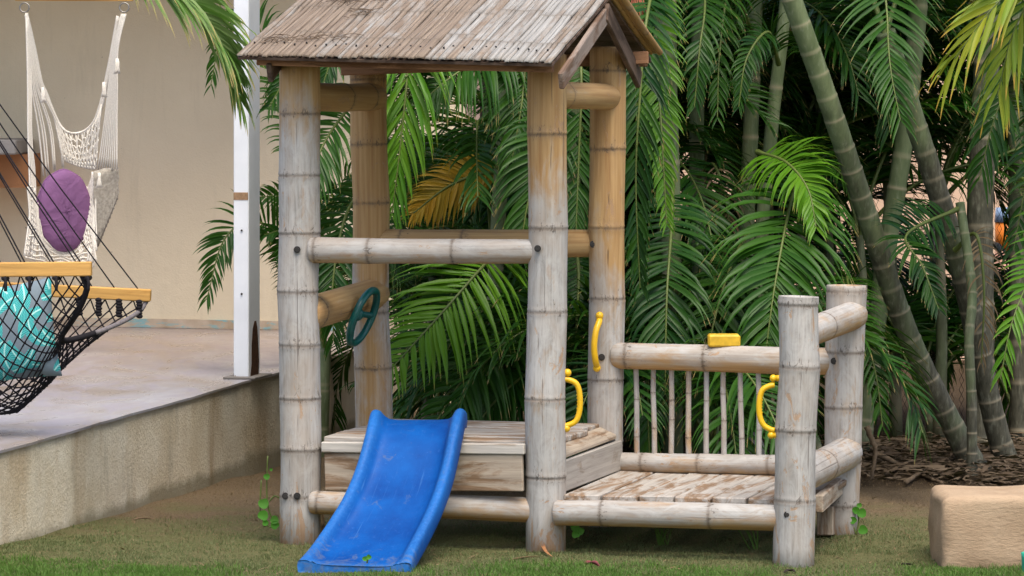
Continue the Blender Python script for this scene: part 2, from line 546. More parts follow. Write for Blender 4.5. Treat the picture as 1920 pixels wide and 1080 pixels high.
def sphere(c, r, nu=12, nv=8):
    c = np.asarray(c, float)
    r = np.broadcast_to(np.asarray(r, float), (3,))
    V = [c + r * np.array([0, 0, -1.0])]
    for j in range(1, nv):
        th = -np.pi / 2 + np.pi * j / nv
        for i in range(nu):
            ph = 2 * np.pi * i / nu
            V.append(c + r * np.array([np.cos(th) * np.cos(ph), np.cos(th) * np.sin(ph), np.sin(th)]))
    V.append(c + r * np.array([0, 0, 1.0]))
    F = []
    for i in range(nu):
        F.append((0, 1 + (i + 1) % nu, 1 + i))
        F.append((len(V) - 1, 1 + (nv - 2) * nu + i, 1 + (nv - 2) * nu + (i + 1) % nu))
    for j in range(nv - 2):
        for i in range(nu):
            a = 1 + j * nu
            F.append((a + i, a + (i + 1) % nu, a + nu + (i + 1) % nu, a + nu + i))
    return np.array(V), F


def frame_of(d, up=(0, 0, 1)):
    """quaternion turning local Z to d"""
    return Vector(d).to_track_quat('Z', 'Y')


def bamboo(name, parent, A, B, rA, rB, nodes, wear, soil=0.0, open_top=False, seg=26, ridge=0.024, wob=0.004, seed=0, mat=None, prop=1.0, under=0.0):
    """one culm from A to B; nodes are fractions of its length; wear(t, ang) 0 = golden, 1 = silver grey"""
    A, B = np.asarray(A, float), np.asarray(B, float)
    L = np.linalg.norm(B - A)
    rs = np.random.default_rng(seed + 100)
    t = set(np.linspace(0, 1, 14))
    dz = 0.011 * prop / L
    for n_ in nodes:
        for k in (-3.2, -1.7, -1.1, -0.55, 0, 0.5, 1.0, 1.6, 3.2, 5.5):
            t.add(min(1, max(0, n_ + k * dz)))
    t = np.array(sorted(t))
    ang = np.linspace(0, 2 * np.pi, seg, endpoint=False)
    nd = np.zeros(len(t)); nr = np.zeros(len(t))
    rad = rA + (rB - rA) * t
    nn = np.array(sorted(nodes))
    for n_ in nodes:
        d = (t - n_) / dz
        rad = rad * (1 + ridge * np.exp(-((d - 0.9) / 0.55) ** 2) + ridge * 0.7 * np.exp(-((d + 0.9) / 0.5) ** 2) - ridge * 0.35 * np.exp(-(d / 0.4) ** 2))
        nd = np.maximum(nd, np.exp(-((d + 0.15) / 0.55) ** 2))
        nr = np.maximum(nr, np.where(d > 0, np.exp(-(d / 4.5) ** 2), np.exp(-(d / 2.2) ** 2)))
    allb = np.r_[-0.15, nn, 1.15]
    for a, b in zip(allb[:-1], allb[1:]):
        k = (t > a) & (t < b)
        rad[k] *= (1 + rs.normal(0, 0.008)) * (1 - 0.014 * np.sin(np.pi * (t[k] - a) / (b - a)))
    cx = np.interp(t, allb, rs.normal(0, wob, len(allb)))
    cy = np.interp(t, allb, rs.normal(0, wob, len(allb)))
    ov = 1 + 0.018 * np.cos(2 * (ang + rs.uniform(0, 6))) + 0.008 * np.cos(5 * ang + rs.uniform(0, 6))
    X = cx[:, None] + rad[:, None] * ov[None] * np.cos(ang)
    Yv = cy[:, None] + rad[:, None] * ov[None] * np.sin(ang)
    Z = np.repeat((t * L)[:, None], seg, 1)
    V = np.stack([X, Yv, Z], -1).reshape(-1, 3)
    n = len(t)
    F = [(i * seg + k, i * seg + (k + 1) % seg, (i + 1) * seg + (k + 1) % seg, (i + 1) * seg + k) for i in range(n - 1) for k in range(seg)]
    TT, AA = np.repeat(t[:, None], seg, 1), np.repeat(ang[None], n, 0)
    wr = np.clip(wear(TT, AA) if callable(wear) else np.full(TT.shape, wear), -0.4, 1.4).ravel()
    if under:
        dl = frame_of(B - A).inverted() @ Vector((0, 0, -1))
        wr = wr - under * (np.clip(np.cos(AA - math.atan2(dl.y, dl.x) + 0.25), 0, 1) ** 1.3).ravel()
    so = np.clip(soil * np.exp(-TT * L / 0.16), 0, 1).ravel() if soil else np.zeros(n * seg)
    ndv = np.repeat(nd[:, None], seg, 1).ravel()

    nrv = np.repeat(nr[:, None] * np.ones(seg)[None], 1, 1).ravel()

    def cap(ring0, z, wall, flip):
        nonlocal V, F, wr, so, ndv, nrv
        outer = V[ring0:ring0 + seg]
        cen = outer.mean(0)
        depth = 0.05 if wall < 1 else 0.0
        i0 = len(V)
        if wall < 1:
            inner = cen + (outer - cen) * wall
            low = inner.copy(); low[:, 2] = z - depth * (1 if not flip else -1)
            V = np.vstack([V, inner, low, [[cen[0], cen[1], low[0, 2]]]])
            a = [(ring0 + k, ring0 + (k + 1) % seg, i0 + (k + 1) % seg, i0 + k) for k in range(seg)]
            a += [(i0 + k, i0 + (k + 1) % seg, i0 + seg + (k + 1) % seg, i0 + seg + k) for k in range(seg)]
            a += [(i0 + seg + k, i0 + seg + (k + 1) % seg, i0 + 2 * seg) for k in range(seg)]
            m = 2 * seg + 1
        else:
            dome = cen + (outer - cen) * 0.86
            dome[:, 2] = z + (0.010 if not flip else -0.010)
            V = np.vstack([V, dome, [[cen[0], cen[1], z + (0.013 if not flip else -0.013)]]])
            a = [(ring0 + k, ring0 + (k + 1) % seg, i0 + (k + 1) % seg, i0 + k) for k in range(seg)]
            a += [(i0 + k, i0 + (k + 1) % seg, i0 + seg) for k in range(seg)]
            m = seg + 1
        if flip:
            a = [tuple(reversed(f)) for f in a]
        F += a
        wr = np.r_[wr, np.full(m, wr[ring0])]
        so = np.r_[so, np.full(m, so[ring0])]
        ndv = np.r_[ndv, np.zeros(m)]
        nrv = np.r_[nrv, np.zeros(m)]
    cap((n - 1) * seg, L, 0.80 if open_top else 1.0, False)
    cap(0, 0.0, 1.0, True)
    me = mesh(name, V, F, mat or MB, {'wear': wr, 'soil': so, 'node': ndv, 'near': nrv})
    return obj(name, me, parent, A, frame_of(B - A))


def plank(name, parent, P, mat, jit=0.0):
    """plank from 8 world corners (bottom ring, top ring) with its local X along its longest edge"""
    P = np.asarray(P, float)
    c = P.mean(0)
    e = [P[1] - P[0], P[3] - P[0], P[4] - P[0]]
    order = np.argsort([-np.linalg.norm(x) for x in e])
    x = unit(e[order[0]])
    y = unit(e[order[1]] - x * np.dot(e[order[1]], x))
    z = np.cross(x, y)
    R = np.stack([x, y, z], 1)
    L = (P - c) @ R
    if jit:
        L = L + rng.normal(0, jit, L.shape)
    V, F = bevel_box(L)
    if np.linalg.det(np.stack(e)) < 0:
        F = [tuple(reversed(f)) for f in F]
    me = mesh(name, V, F, mat, smooth=False)
    return obj(name, me, parent, c, Matrix(R.tolist()).to_quaternion())


def bevel_box(L, k=0.0045):
    """eight corners -> a box whose edges are cut back (24 vertices)"""
    L = np.asarray(L, float)
    nb = {0: (1, 3, 4), 1: (0, 2, 5), 2: (1, 3, 6), 3: (0, 2, 7), 4: (5, 7, 0), 5: (4, 6, 1), 6: (5, 7, 2), 7: (4, 6, 3)}
    faces = [(0, 3, 2, 1), (4, 5, 6, 7), (0, 1, 5, 4), (1, 2, 6, 5), (2, 3, 7, 6), (3, 0, 4, 7)]
    idx, V = {}, []
    for fi, f in enumerate(faces):
        for q, v in enumerate(f):
            p, n_ = f[q - 1], f[(q + 1) % 4]
            kk = lambda a: min(k, 0.3 * np.linalg.norm(L[a] - L[v]))
            V.append(L[v] + unit(L[p] - L[v]) * kk(p) + unit(L[n_] - L[v]) * kk(n_))
            idx[(fi, v)] = len(V) - 1
    F = [tuple(idx[(fi, v)] for v in f) for fi, f in enumerate(faces)]
    for a in range(8):
        for b in nb[a]:
            if a < b:
                fs = [fi for fi, f in enumerate(faces) if a in f and b in f]
                f0 = faces[fs[0]]
                i = f0.index(a)
                if f0[(i + 1) % 4] == b:
                    F.append((idx[(fs[0], b)], idx[(fs[0], a)], idx[(fs[1], a)], idx[(fs[1], b)]))
                else:
                    F.append((idx[(fs[0], a)], idx[(fs[0], b)], idx[(fs[1], b)], idx[(fs[1], a)]))
        fs = [fi for fi, f in enumerate(faces) if a in f]
        c3 = [idx[(fi, a)] for fi in fs]
        nrm = np.cross(V[c3[1]] - V[c3[0]], V[c3[2]] - V[c3[0]])
        out = L[a] - L.mean(0)
        F.append(tuple(c3) if np.dot(nrm, out) > 0 else tuple(reversed(c3)))
    return np.array(V), F


def bar8(A, B, w, h, side=None):
    """eight corners of a straight bar from A to B; w across, h up"""
    A, B = np.asarray(A, float), np.asarray(B, float)
    d = unit(B - A)
    s = unit(np.cross(d, [0, 0, 1.0])) if side is None else unit(side)
    u = unit(np.cross(s, d))
    q = []
    for zz in (-h / 2, h / 2):
        for p, sg in ((A, -1), (A, 1), (B, 1), (B, -1)):
            q.append(p + s * sg * w / 2 + u * zz)
    return np.array(q)


# ------------------------------------------------------------------ ground
E1 = np.array([0.956, -0.293, 0.0])      # along the front of the playhouse, to the right
E2 = np.array([0.264, 0.964, 0.0])       # towards its back


def ground_z(x, y):
    x, y = np.asarray(x, float), np.asarray(y, float)
    lump = 0.006 * np.sin(3.1 * x + 1.3 * y) + 0.005 * np.sin(5.3 * y - 2.2 * x + 1) + 0.003 * np.sin(11 * x + 7 * y)
    dip = -0.075 * np.clip((y - 17.2) / 3.0, 0, 1) * np.clip((-0.4 - x) / 0.8, 0, 1)
    rise = 0.03 * np.clip((-1.4 - x) / 0.8, 0, 1) * np.clip((17 - y) / 1.0, 0, 1)
    bank = 0.05 * np.clip((y - 18.2) / 1.5, 0, 1) * np.clip((x - 1.2) / 0.6, 0, 1)
    near = np.exp(-(np.abs(x) / 12) ** 4) * np.exp(-(np.abs(y - 18) / 14) ** 4)
    return (lump + dip + rise + bank) * near


gx = np.r_[-150, -60, -30, -15, np.arange(-6, 7.01, 0.06), 15, 30, 60, 150]
gy = np.r_[-60, -20, -5, 5, 10, np.arange(12.5, 26.01, 0.06), 30, 40, 60, 200]
GX, GY = np.meshgrid(gx, gy)
GV = np.stack([GX, GY, ground_z(GX, GY)], -1).reshape(-1, 3)
nx, ny = len(gx), len(gy)
ii = (np.arange(ny - 1)[:, None] * nx + np.arange(nx - 1)[None]).ravel()
GF = np.stack([ii, ii + 1, ii + nx + 1, ii + nx], 1)
struct(obj('ground', mesh('ground', GV, GF, mat_ground())))

# ------------------------------------------------------------------ patio, wall, ceiling
ZP = 0.45
PA = np.array([-2.26, 15.9]); PB = np.array([-1.31, 20.6])       # edge of the patio, near and far
pd = unit(PB - PA)
edge_at = lambda y: PA + (PB - PA) * ((y - PA[1]) / (PB[1] - PA[1]))
WALL_S = -0.27                                                     # the wall comes nearer to the right
wall_y = lambda x: 24.4 + (x + 1.86) * WALL_S
p0 = edge_at(9.0)
# the slab's right-hand edge runs on past the column and turns along behind the palms
y_end = 24.9
p1 = edge_at(23.6)
ey = np.linspace(9.0, 23.6, 60)
edge = np.array([edge_at(y) + np.array([0.006 * math.sin(y * 3.1) + 0.004 * math.sin(y * 9.7), 0]) for y in ey])
poly = [(-9.0, 9.0)] + [tuple(p) for p in edge] + [(p1[0], wall_y(p1[0]) + 0.05), (-9.0, wall_y(-9.0) + 0.05)]
npoly = len(poly)
V = [(x, y, ZP) for x, y in poly] + [(x, y, ZP - 0.012) for x, y in poly]
F = [tuple(range(npoly))] + [(k, (k + 1) % npoly + 0, (k + 1) % npoly + npoly, k + npoly)[::-1] for k in range(npoly)]
struct(obj('patio_floor', mesh('patio_floor', V, F, mat_patio(), smooth=False)))
pl = [(x, y) for x, y in poly]
inset = np.array(pl)
inset[1:61, 0] -= 0.012
V = [(x, y, ZP - 0.0125) for x, y in inset] + [(x, y, -0.25) for x, y in inset]
F = [tuple(range(npoly))] + [(k, (k + 1) % npoly, (k + 1) % npoly + npoly, k + npoly)[::-1] for k in range(npoly)]
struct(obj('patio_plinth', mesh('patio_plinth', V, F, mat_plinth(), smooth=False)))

MWALL = mat_wall('tan_stucco', (0.77, 0.655, 0.47, 1), (0.70, 0.59, 0.42, 1), 0.08)
wall = thing('house_wall', 'tan stucco house wall at the back of the patio', 'wall', (-2.5, float(wall_y(-2.5)), ZP))
xa, xb, xd0, xd1 = -9.0, 0.95, -0.30, 0.42


def wall_block(x0, x1, z0, z1, th=0.2, mat=MWALL, name='wall', front=0.0, parent=wall, bev=False):
    q = []
    for z in (z0, z1):
        q += [(x0, wall_y(x0) - front, z), (x1, wall_y(x1) - front, z), (x1, wall_y(x1) + th, z), (x0, wall_y(x0) + th, z)]
    V, F = box_pts(q)
    return wobj(name, V, F, mat, parent, smooth=False)


wall_block(xa, xd0, -0.2, 3.3)
wall_block(xd1, xb, -0.2, 3.3)
wall_block(xd0 + 0.001, xd1 - 0.001, 2.75, 3.3, 0.19)
# baseboard with turquoise paint smudges
mb = Mat('smudged_skirting')
v = mb.coords(rand=False)
sm = mb.noise(mb.n('Mapping', {0: v, 3: (6, 6, 22)}).outputs[0], 1.0, 5, 0.65, 0.5)
cc = mb.mix(mb.ramp(mb.noise(v, 7.0, 4), [(0.35, 0.0), (0.65, 1.0)]), (0.40, 0.30, 0.2, 1), (0.56, 0.45, 0.34, 1))
cc = mb.mix(mb.ramp(sm, [(0.55, 0.0), (0.62, 0.75)]), cc, (0.16, 0.42, 0.46, 1))
mb.bsdf(cc, 0.6, None, 0.4)
wall_block(xa, p1[0] - 0.02, ZP + 0.002, ZP + 0.06, 0.0 - 0.002, mb.m, 'skirting_board', 0.018)
# dark louvred door behind the palms
MDOOR = plain('dark_brown_joinery', (0.065, 0.035, 0.024, 1), 0.5)
wall_block(xd0 + 0.003, xd1 - 0.003, -0.2, 2.748, 0.05, plain('room_dark_fill', (0.02, 0.018, 0.015, 1), 0.9), 'door_recess', -0.12)  # near-black panel painted as the dark of the unlit room
wall_block(xd0 + 0.003, xd0 + 0.09, -0.2, 2.746, 0.10, plain('pinkish_frame', (0.42, 0.30, 0.25, 1), 0.6), 'door_frame', 0.02)
wall_block(xd0 + 0.30, xd1 - 0.004, 0.0, 2.6, 0.06, MDOOR, 'shutter', -0.02)
for k in range(22):
    z = 0.15 + k * 0.11
    wall_block(xd0 + 0.34, xd1 - 0.06, z, z + 0.085, -0.018, MDOOR, 'slat', 0.006)

# grey masonry ledge over an orange panel at the far left
led = thing('masonry_ledge', 'grey concrete ledge above a short orange wall beside the hanging chair', 'ledge', (-3.35, 24.2, ZP))
xL = (30 - 960) * 23.9 / FOC
q = []
for z in (W(0, 290, 23.9)[2], W(0, 262, 23.9)[2]):
    q += [(-7, 23.9, z), (xL, 23.9, z), (xL, wall_y(xL) - 0.004, z), (-7, wall_y(-7) - 0.004, z)]
V, F = bevel_box(np.array(q), 0.01)
wobj('slab', V, F, mat_wall('grey_concrete', (0.30, 0.28, 0.26, 1), (0.23, 0.215, 0.2, 1)), led, smooth=False)
xL2 = (56 - 960) * 24.2 / FOC
zt = W(0, 290, 23.9)[2] - 0.003
q = []
for z in (W(0, 352, 24.25)[2], zt):
    q += [(-7, 24.25, z), (xL2, 24.25, z), (xL2, wall_y(xL2) - 0.004, z), (-7, wall_y(-7) - 0.004, z)]
V, F = box_pts(q)
wobj('panel', V, F, mat_wall('orange_stucco', (0.42, 0.20, 0.09, 1), (0.34, 0.16, 0.075, 1)), led, smooth=False)

# unseen patio roof slab above the frame, cut back to brighten the wall
CE = 3.25
rp = thing('patio_roof', 'unseen roof slab cut back to brighten the patio, carried by the white column', 'roof', (-4, 20, CE))
q = []
for z in (CE, CE + 0.18):
    a, b = edge_at(23.0), edge_at(24.0)
    q += [(-9, 23.0, z), (a[0] + 0.06, 23.0, z), (b[0] + 0.06, wall_y(b[0]) - 0.004, z), (-9, wall_y(-9) - 0.004, z)]
V, F = box_pts(q)
plank('roof_beam', rp, bar8((edge_at(20.1)[0] + 0.0, 20.02, CE - 0.001), (edge_at(22.98)[0], 22.98, CE + 0.10), 0.10, 0.12), MTIM)
wobj('slab', V, F, mat_wall('white_soffit', (0.7, 0.66, 0.6, 1), (0.62, 0.58, 0.53, 1)), rp, smooth=False)

# white steel column at the corner of the patio
mc = Mat('chipped_white_paint')
v = mc.coords(rand=False)
n1 = mc.noise(mc.n('Mapping', {0: v, 3: (14, 14, 5)}).outputs[0], 1.0, 6, 0.7, 0.6)
z = mc.n('SeparateXYZ', {0: v}).outputs[2]
col = mc.mix(mc.ramp(mc.noise(v, 4.0, 4), [(0.3, 0.0), (0.7, 1.0)]), (0.68, 0.70, 0.73, 1), (0.80, 0.82, 0.85, 1))
rust = mc.ramp(mc.math('ADD', n1, mc.ramp(z, [(0.0, 0.22), (0.05, 0.0)])), [(0.69, 0.0), (0.73, 0.9)])
col = mc.mix(rust, col, (0.20, 0.095, 0.045, 1))
mc.bsdf(col, 0.45, mc.bump(n1, 0.1, 0.003), 0.4)
cb = W(452, 711, 20.12)
cb[2] = ZP + 0.001
col_t = thing('column', 'white painted steel column standing on the edge of the patio', 'column', cb)
ca = math.radians(14)
cx_, cy_ = np.array([math.cos(ca), -math.sin(ca), 0]), np.array([math.sin(ca), math.cos(ca), 0])
cw, cd = 0.088, 0.20


def col_box(x0, x1, y0, y1, z0, z1):
    q = []
    for zz in (z0, z1):
        for a, b in ((x0, y0), (x1, y0), (x1, y1), (x0, y1)):
            q.append(cb + cx_ * a + cy_ * b + np.array([0, 0, zz]))
    return np.array(q)


V, F = bevel_box(col_box(-cw / 2, cw / 2, 0, cd, 0.006, CE - ZP - 0.003), 0.005)
L = V - cb
obj('shaft', mesh('shaft', L, F, mc.m, smooth=False), col_t, cb)
V, F = bevel_box(col_box(-0.085, 0.10, -0.06, cd + 0.05, 0.0, 0.012), 0.003)
wobj('base_plate', V, F, plain('grey_mortar', (0.20, 0.18, 0.16, 1), 0.9), col_t, smooth=False)
# rusted-out split up the right side and an ochre patch at the front
mr = plain('rusted_steel', (0.10, 0.045, 0.022, 1), 0.9, 0.2, 0, 0.6, 40, 0.8)
rp_ = []
for zz, a in ((0.004, 0.02), (0.06, 0.01), (0.14, 0.03), (0.24, 0.045), (0.31, 0.075)):
    rp_.append((zz, a))
J = Join()
prof = [(0.012, 0.03, 0.17), (0.08, 0.05, 0.18), (0.18, 0.05, 0.165), (0.27, 0.07, 0.15), (0.31, 0.10, 0.13)]
Vr, Fr = [], []
for zz, a, b in prof:
    for off in (0.0015, -0.01):
        Vr.append(cb + cx_ * (cw / 2 + off) + cy_ * a + np.array([0, 0, zz]))
        Vr.append(cb + cx_ * (cw / 2 + off) + cy_ * b + np.array([0, 0, zz]))
for i in range(len(prof) - 1):
    o_ = i * 4
    Fr += [(o_, o_ + 1, o_ + 5, o_ + 4), (o_ + 2, o_ + 6, o_ + 7, o_ + 3), (o_, o_ + 4, o_ + 6, o_ + 2), (o_ + 1, o_ + 3, o_ + 7, o_ + 5)]
wobj('rust_patch', Vr, Fr, mr, col_t, smooth=False)
zb = (711 - 376) * 20.1 / FOC
V, F = bevel_box(col_box(-cw / 2 + 0.001, cw / 2 - 0.004, -0.0025, 0.004, zb, zb + 0.042), 0.001)
wobj('bare_patch', V, F, plain('ochre_primer', (0.36, 0.22, 0.12, 1), 0.8, var=0.4, scale=60), col_t, smooth=False)
for py in (432, 551):
    V, F = sphere(W(453, py, 20.115), 0.006, 8, 6)
    wobj('screw', V, F, MBOLT, col_t)

# ------------------------------------------------------------------ the playhouse
ORG = np.array([0.3, 16.4, 0.0])
ph = thing('playhouse', "weathered bamboo children's playhouse with a small gabled roof and fenced side deck", 'playhouse', ORG)

Y1, Y2, Y3 = 16.42, 16.12, 15.72
Y5, Y6, Y4 = 17.46, 17.13, 16.76


def post(pt, pb, Yt, Yb, wt, wb, nodes_y, wear, seed, soil=0.8, open_top=False):
    """post given by its top and bottom pixels, widths in pixels and the rows of its nodes"""
    T, B = W(pt[0], pt[1], Yt), W(pb[0], pb[1], Yb)
    nodes = [(pb[1] - y) / (pb[1] - pt[1]) for y in nodes_y]
    return bamboo('post', ph, B, T, M(wb, Yb) / 2, M(wt, Yt) / 2, nodes, wear, soil, open_top, seed=seed, wob=0.0055)


def py_wear(top, bot, y0, y1, lo, hi):
    """grey below row y1, golden above row y0"""
    def f(t, a):
        y = bot - t * (bot - top)
        return lo + (hi - lo) * np.clip((y - y0) / (y1 - y0), 0, 1)
    return f


def with_side(f, amount, phase=0.0):
    # the sheltered (right-hand) side keeps its golden skin
    return lambda t, a: f(t, a) - amount * np.clip(np.cos(a - phase), 0, 1) ** 2


P = {}
P['fl'] = post((559, 96), (564, 1026), Y1, Y1, 76, 77, [213, 329, 438, 547, 647, 748, 843, 930], py_wear(96, 1026, 120, 300, -0.05, 0.95), 1, 0.9)
P['fc'] = post((1028, 104), (1022, 1036), Y2, Y2, 74, 76, [252, 428, 585, 748, 895], py_wear(104, 1036, 190, 460, -0.25, 0.98), 2, 0.8)
P['fr'] = post((1502, 556), (1485, 1064), Y3, Y3, 77, 80, [572, 688, 808, 938], 1.05, 3, 0.4, True)
P['bl'] = post((688, 104), (703, 960), Y5, Y5, 70, 72, [148, 270, 380, 585, 690], with_side(py_wear(104, 960, 380, 560, 0.0, 0.85), 0.6), 4, 0.4)
P['br'] = post((1138, 92), (1130, 1000), Y6, Y6, 68, 66, [132, 280, 427, 560, 712, 830], with_side(py_wear(92, 1000, 380, 600, -0.15, 0.85), 0.45), 5, 0.3)
P['rr'] = post((1585, 535), (1578, 1010), Y4, Y4, 76, 66, [546, 660, 764, 864, 948], with_side(lambda t, a: 0.75 + 0.2 * t, 0.45), 6, 0.7, True)
P['stub'] = bamboo('prop', ph, W(592, 1012, Y1 + 0.12), W(592, 960, Y1 + 0.12), 0.04, 0.04, [0.5], 0.3, 0.5, seed=21)


def rail(a, b, ra, rb, nodes, wear, seed, name='rail', soil=0.0):
    return bamboo(name, ph, a, b, ra, rb, nodes, wear, soil, False, seed=seed, wob=0.002, ridge=0.018, under=0.6)


def up_wear(base, under):
    """rails: the washed upper side is grey, the underside keeps its colour. Local frames differ, so use both axes"""
    return base


# front rail and its low twin
rail(W(585, 469, Y1 - 0.045), W(1018, 471, Y2 + 0.005), M(24.5, Y1), M(23.5, Y2), [0.02, 0.255, 0.62], 0.95, 31)
rail(W(586, 941, Y1 - 0.055), W(1015, 956, Y2 + 0.0), M(21.5, Y1), M(24.5, Y2), [0.03, 0.54], 0.75, 32)
# right front beam in front of the deck
rail(W(1044, 961, Y2 - 0.10), W(1482, 972, Y3 + 0.0), M(24, Y2), M(25, Y3), [0.2, 0.665], 0.9, 33)
# back rails, left bay
rail(W(700, 456, Y5), W(1134, 456, Y6 + 0.01), M(27, Y5), M(26, Y6), [0.13, 0.4, 0.72], 0.0, 34)
# right bay, back
rail(W(1153, 667, Y6 - 0.04), W(1560, 677, Y4), M(24, Y6), M(26, Y4), [0.06, 0.425, 0.80], 0.78, 35)
rail(W(1150, 867, Y6), W(1560, 874, Y4), M(19, Y6), M(19.5, Y4), [0.14, 0.40, 0.72], 0.9, 36)
# side rails
rail(W(570, 180, Y1), W(702, 184, Y5 - 0.03), M(27, Y1), M(26, Y5), [0.52, 0.86], -0.05, 37)
rail(W(570, 590, Y1), W(700, 552, Y5), M(33, Y1), M(31, Y5), [0.1], 0.05, 38)
rail(W(1030, 178, Y2), W(1143, 180, Y6 - 0.02), M(26, Y2), M(25, Y6), [0.2], 0.05, 39)
rail(W(1498, 632, Y3), W(1600, 590, Y4 - 0.02), M(27, Y3), M(27, Y4), [0.45], 0.75, 40)
rail(W(1490, 900, Y3), W(1586, 850, Y4 - 0.03), M(32, Y3), M(31, Y4), [0.5], 0.85, 41)
# balusters of the right bay
for k, px in enumerate((1193.5, 1226, 1259, 1291.5, 1324.5, 1357, 1389.5, 1422.5)):
    t = (px - 1153) / (1560 - 1153)
    Yb = Y6 + (Y4 - Y6) * t
    bamboo('baluster', ph, W(px + rng.normal(0, 0.8), 852 + 6 * t, Yb - 0.005), W(px - 0.5, 684 + 9 * t, Yb - 0.005), M(5.3, Yb), M(4.9, Yb), [0.2 + 0.1 * (k % 3), 0.62 + 0.08 * (k % 2)], [0.95, 0.75, 0.7, 0.65, 0.95, 0.8, 0.75, 0.95][k], 0, False, seg=12, seed=50 + k, wob=0.002, ridge=0.06, prop=0.4)

# bolts
bolt_me = None
for nm, px, py, Yv, rw in (('fl', 557, 468, Y1, 39), ('fl', 557, 930, Y1, 39), ('fl', 535, 930, Y1, 39), ('fc', 1008, 466, Y2, 37), ('br', 1112, 458, Y6, 33), ('br', 1128, 670, Y6, 33), ('fr', 1476, 965, Y3, 40), ('rr', 1564, 677, Y4, 37)):
    axis_px = {'fl': 562, 'fc': 1023, 'br': 1134, 'fr': 1489, 'rr': 1581}[nm]
    d = (px - axis_px) / rw
    yb = Yv - M(rw, Yv) * math.sqrt(max(0.05, 1 - d * d))
    c = W(px, py, yb)
    J = Join().add(tube([c + [0, 0.01, 0], c - [0, 0.001, 0]], M(6.5, Yv), 12)).add(tube([c, c - [0, 0.006, 0]], M(4.0, Yv), 6))
    V, F = J.get()
    wobj('bolt', V, F, MBOLT, P[nm], smooth=False)

# --- upper deck
zd = 0.478
dk0, dk1 = np.array([P_ for P_ in W(575, 800, Y1 - 0.12)[:2]]), None
fl2, fr2 = W(606, 830, Y1 - 0.04), W(1052, 834, Y2 - 0.02)
fl2[2] = fr2[2] = zd


def quad8(a, b, c, d, th):
    """slab with top corners a b c d"""
    top = np.array([a, b, c, d], float)
    bot = top - [0, 0, th]
    return np.vstack([bot, top])


depth = 0.98
nb = 6
for k in range(nb):
    s0, s1 = (k + 0.03) / nb, (k + 0.97) / nb
    a = fl2 + E2 * depth * s0
    b = fr2 + E2 * depth * s0
    c = fr2 + E2 * depth * s1
    d = fl2 + E2 * depth * s1
    dz = rng.normal(0, 0.0025)
    j = rng.normal(0, 0.008)
    sh = E1 * (0.045 + 0.03 * (k > 3))
    plank('deck_board', ph, quad8(a + [0, 0, dz], b + [0, 0, dz] + E1 * j - sh, c + [0, 0, dz] + E1 * j - sh, d + [0, 0, dz], 0.026), MP)
# front edge: thin lip, then the wide bare plank set back
plank('edge_board', ph, bar8(W(604, 838, Y1 - 0.062), W(984, 842, Y2 - 0.057), 0.03, M(20, 16.2)), mat_plank('bleached_plank', (0.58, 0.54, 0.48, 1), (0.42, 0.34, 0.26, 1), 0.38))
plank('skirt_board', ph, bar8(W(610, 884, Y1 - 0.055), W(981, 886, Y2 - 0.05), 0.024, M(70, 16.2)), MPB)
# brown trim along the deck's right edge, one step lower, and the pale side board below it
tr0 = W(1050, 848, Y2); tr0[2] = 0.445
plank('edge_board', ph, quad8(tr0 - E1 * 0.06 - E2 * 0.02 + [0, 0, 0.018], tr0 + E1 * 0.018 - E2 * 0.02 - [0, 0, 0.020], tr0 + E1 * 0.018 + E2 * 0.98 - [0, 0, 0.020], tr0 - E1 * 0.06 + E2 * 0.98 + [0, 0, 0.018], 0.02), MPB)
sb0, sb1 = W(1052, 894, Y2 - 0.02), W(1162, 853, Y6 - 0.02)
plank('side_board', ph, bar8(sb0, sb1, 0.024, M(58, 16.5)), mat_plank('pale_grey_plank', (0.46, 0.42, 0.37, 1), (0.33, 0.26, 0.19, 1), 0.36))

# --- lower deck, boards running front to back
zl = 0.257
la, lb = W(1056, 937, Y2 - 0.03), W(1520, 944, Y3 + 0.09)
la[2] = lb[2] = zl
ld = lb - la
cuts = [0.0, 0.155, 0.305, 0.45, 0.60, 0.745, 0.885, 1.0]
for k in range(7):
    s0, s1 = cuts[k] + 0.004, cuts[k + 1] - 0.004
    dz = np.array([0, 0, rng.normal(0, 0.003)])
    a, b = la + ld * s0 + dz, la + ld * s1 + dz
    j = rng.normal(0, 0.006)
    plank('deck_board', ph, quad8(a + E2 * j, b + E2 * j, b + E2 * 1.10, a + E2 * 1.10, 0.03), MP, 0.0012)
plank('beam', ph, bar8(W(1535, 945, Y3 + 0.16), W(1572, 912, Y4 - 0.08), 0.04, 0.075), MPB)
plank('prop', ph, np.vstack([W(px, py, y) for px, py, y in ((1531, 1004, Y4 - 0.16), (1562, 1004, Y4 - 0.17), (1566, 1003, Y4 - 0.06), (1535, 1003, Y4 - 0.05), (1531, 950, Y4 - 0.16), (1562, 950, Y4 - 0.17), (1566, 949, Y4 - 0.06), (1535, 949, Y4 - 0.05))]), MPB)

# --- roof
ER, EL = W(1035, 114, 15.76), W(445, 101, 16.19)
AR = W(1141, -10, 16.66)
AL = EL + (AR - ER) + np.array([0.0, 0, 0.0])
BR = W(1222, 108, 17.52)
BL = EL + (BR - ER)


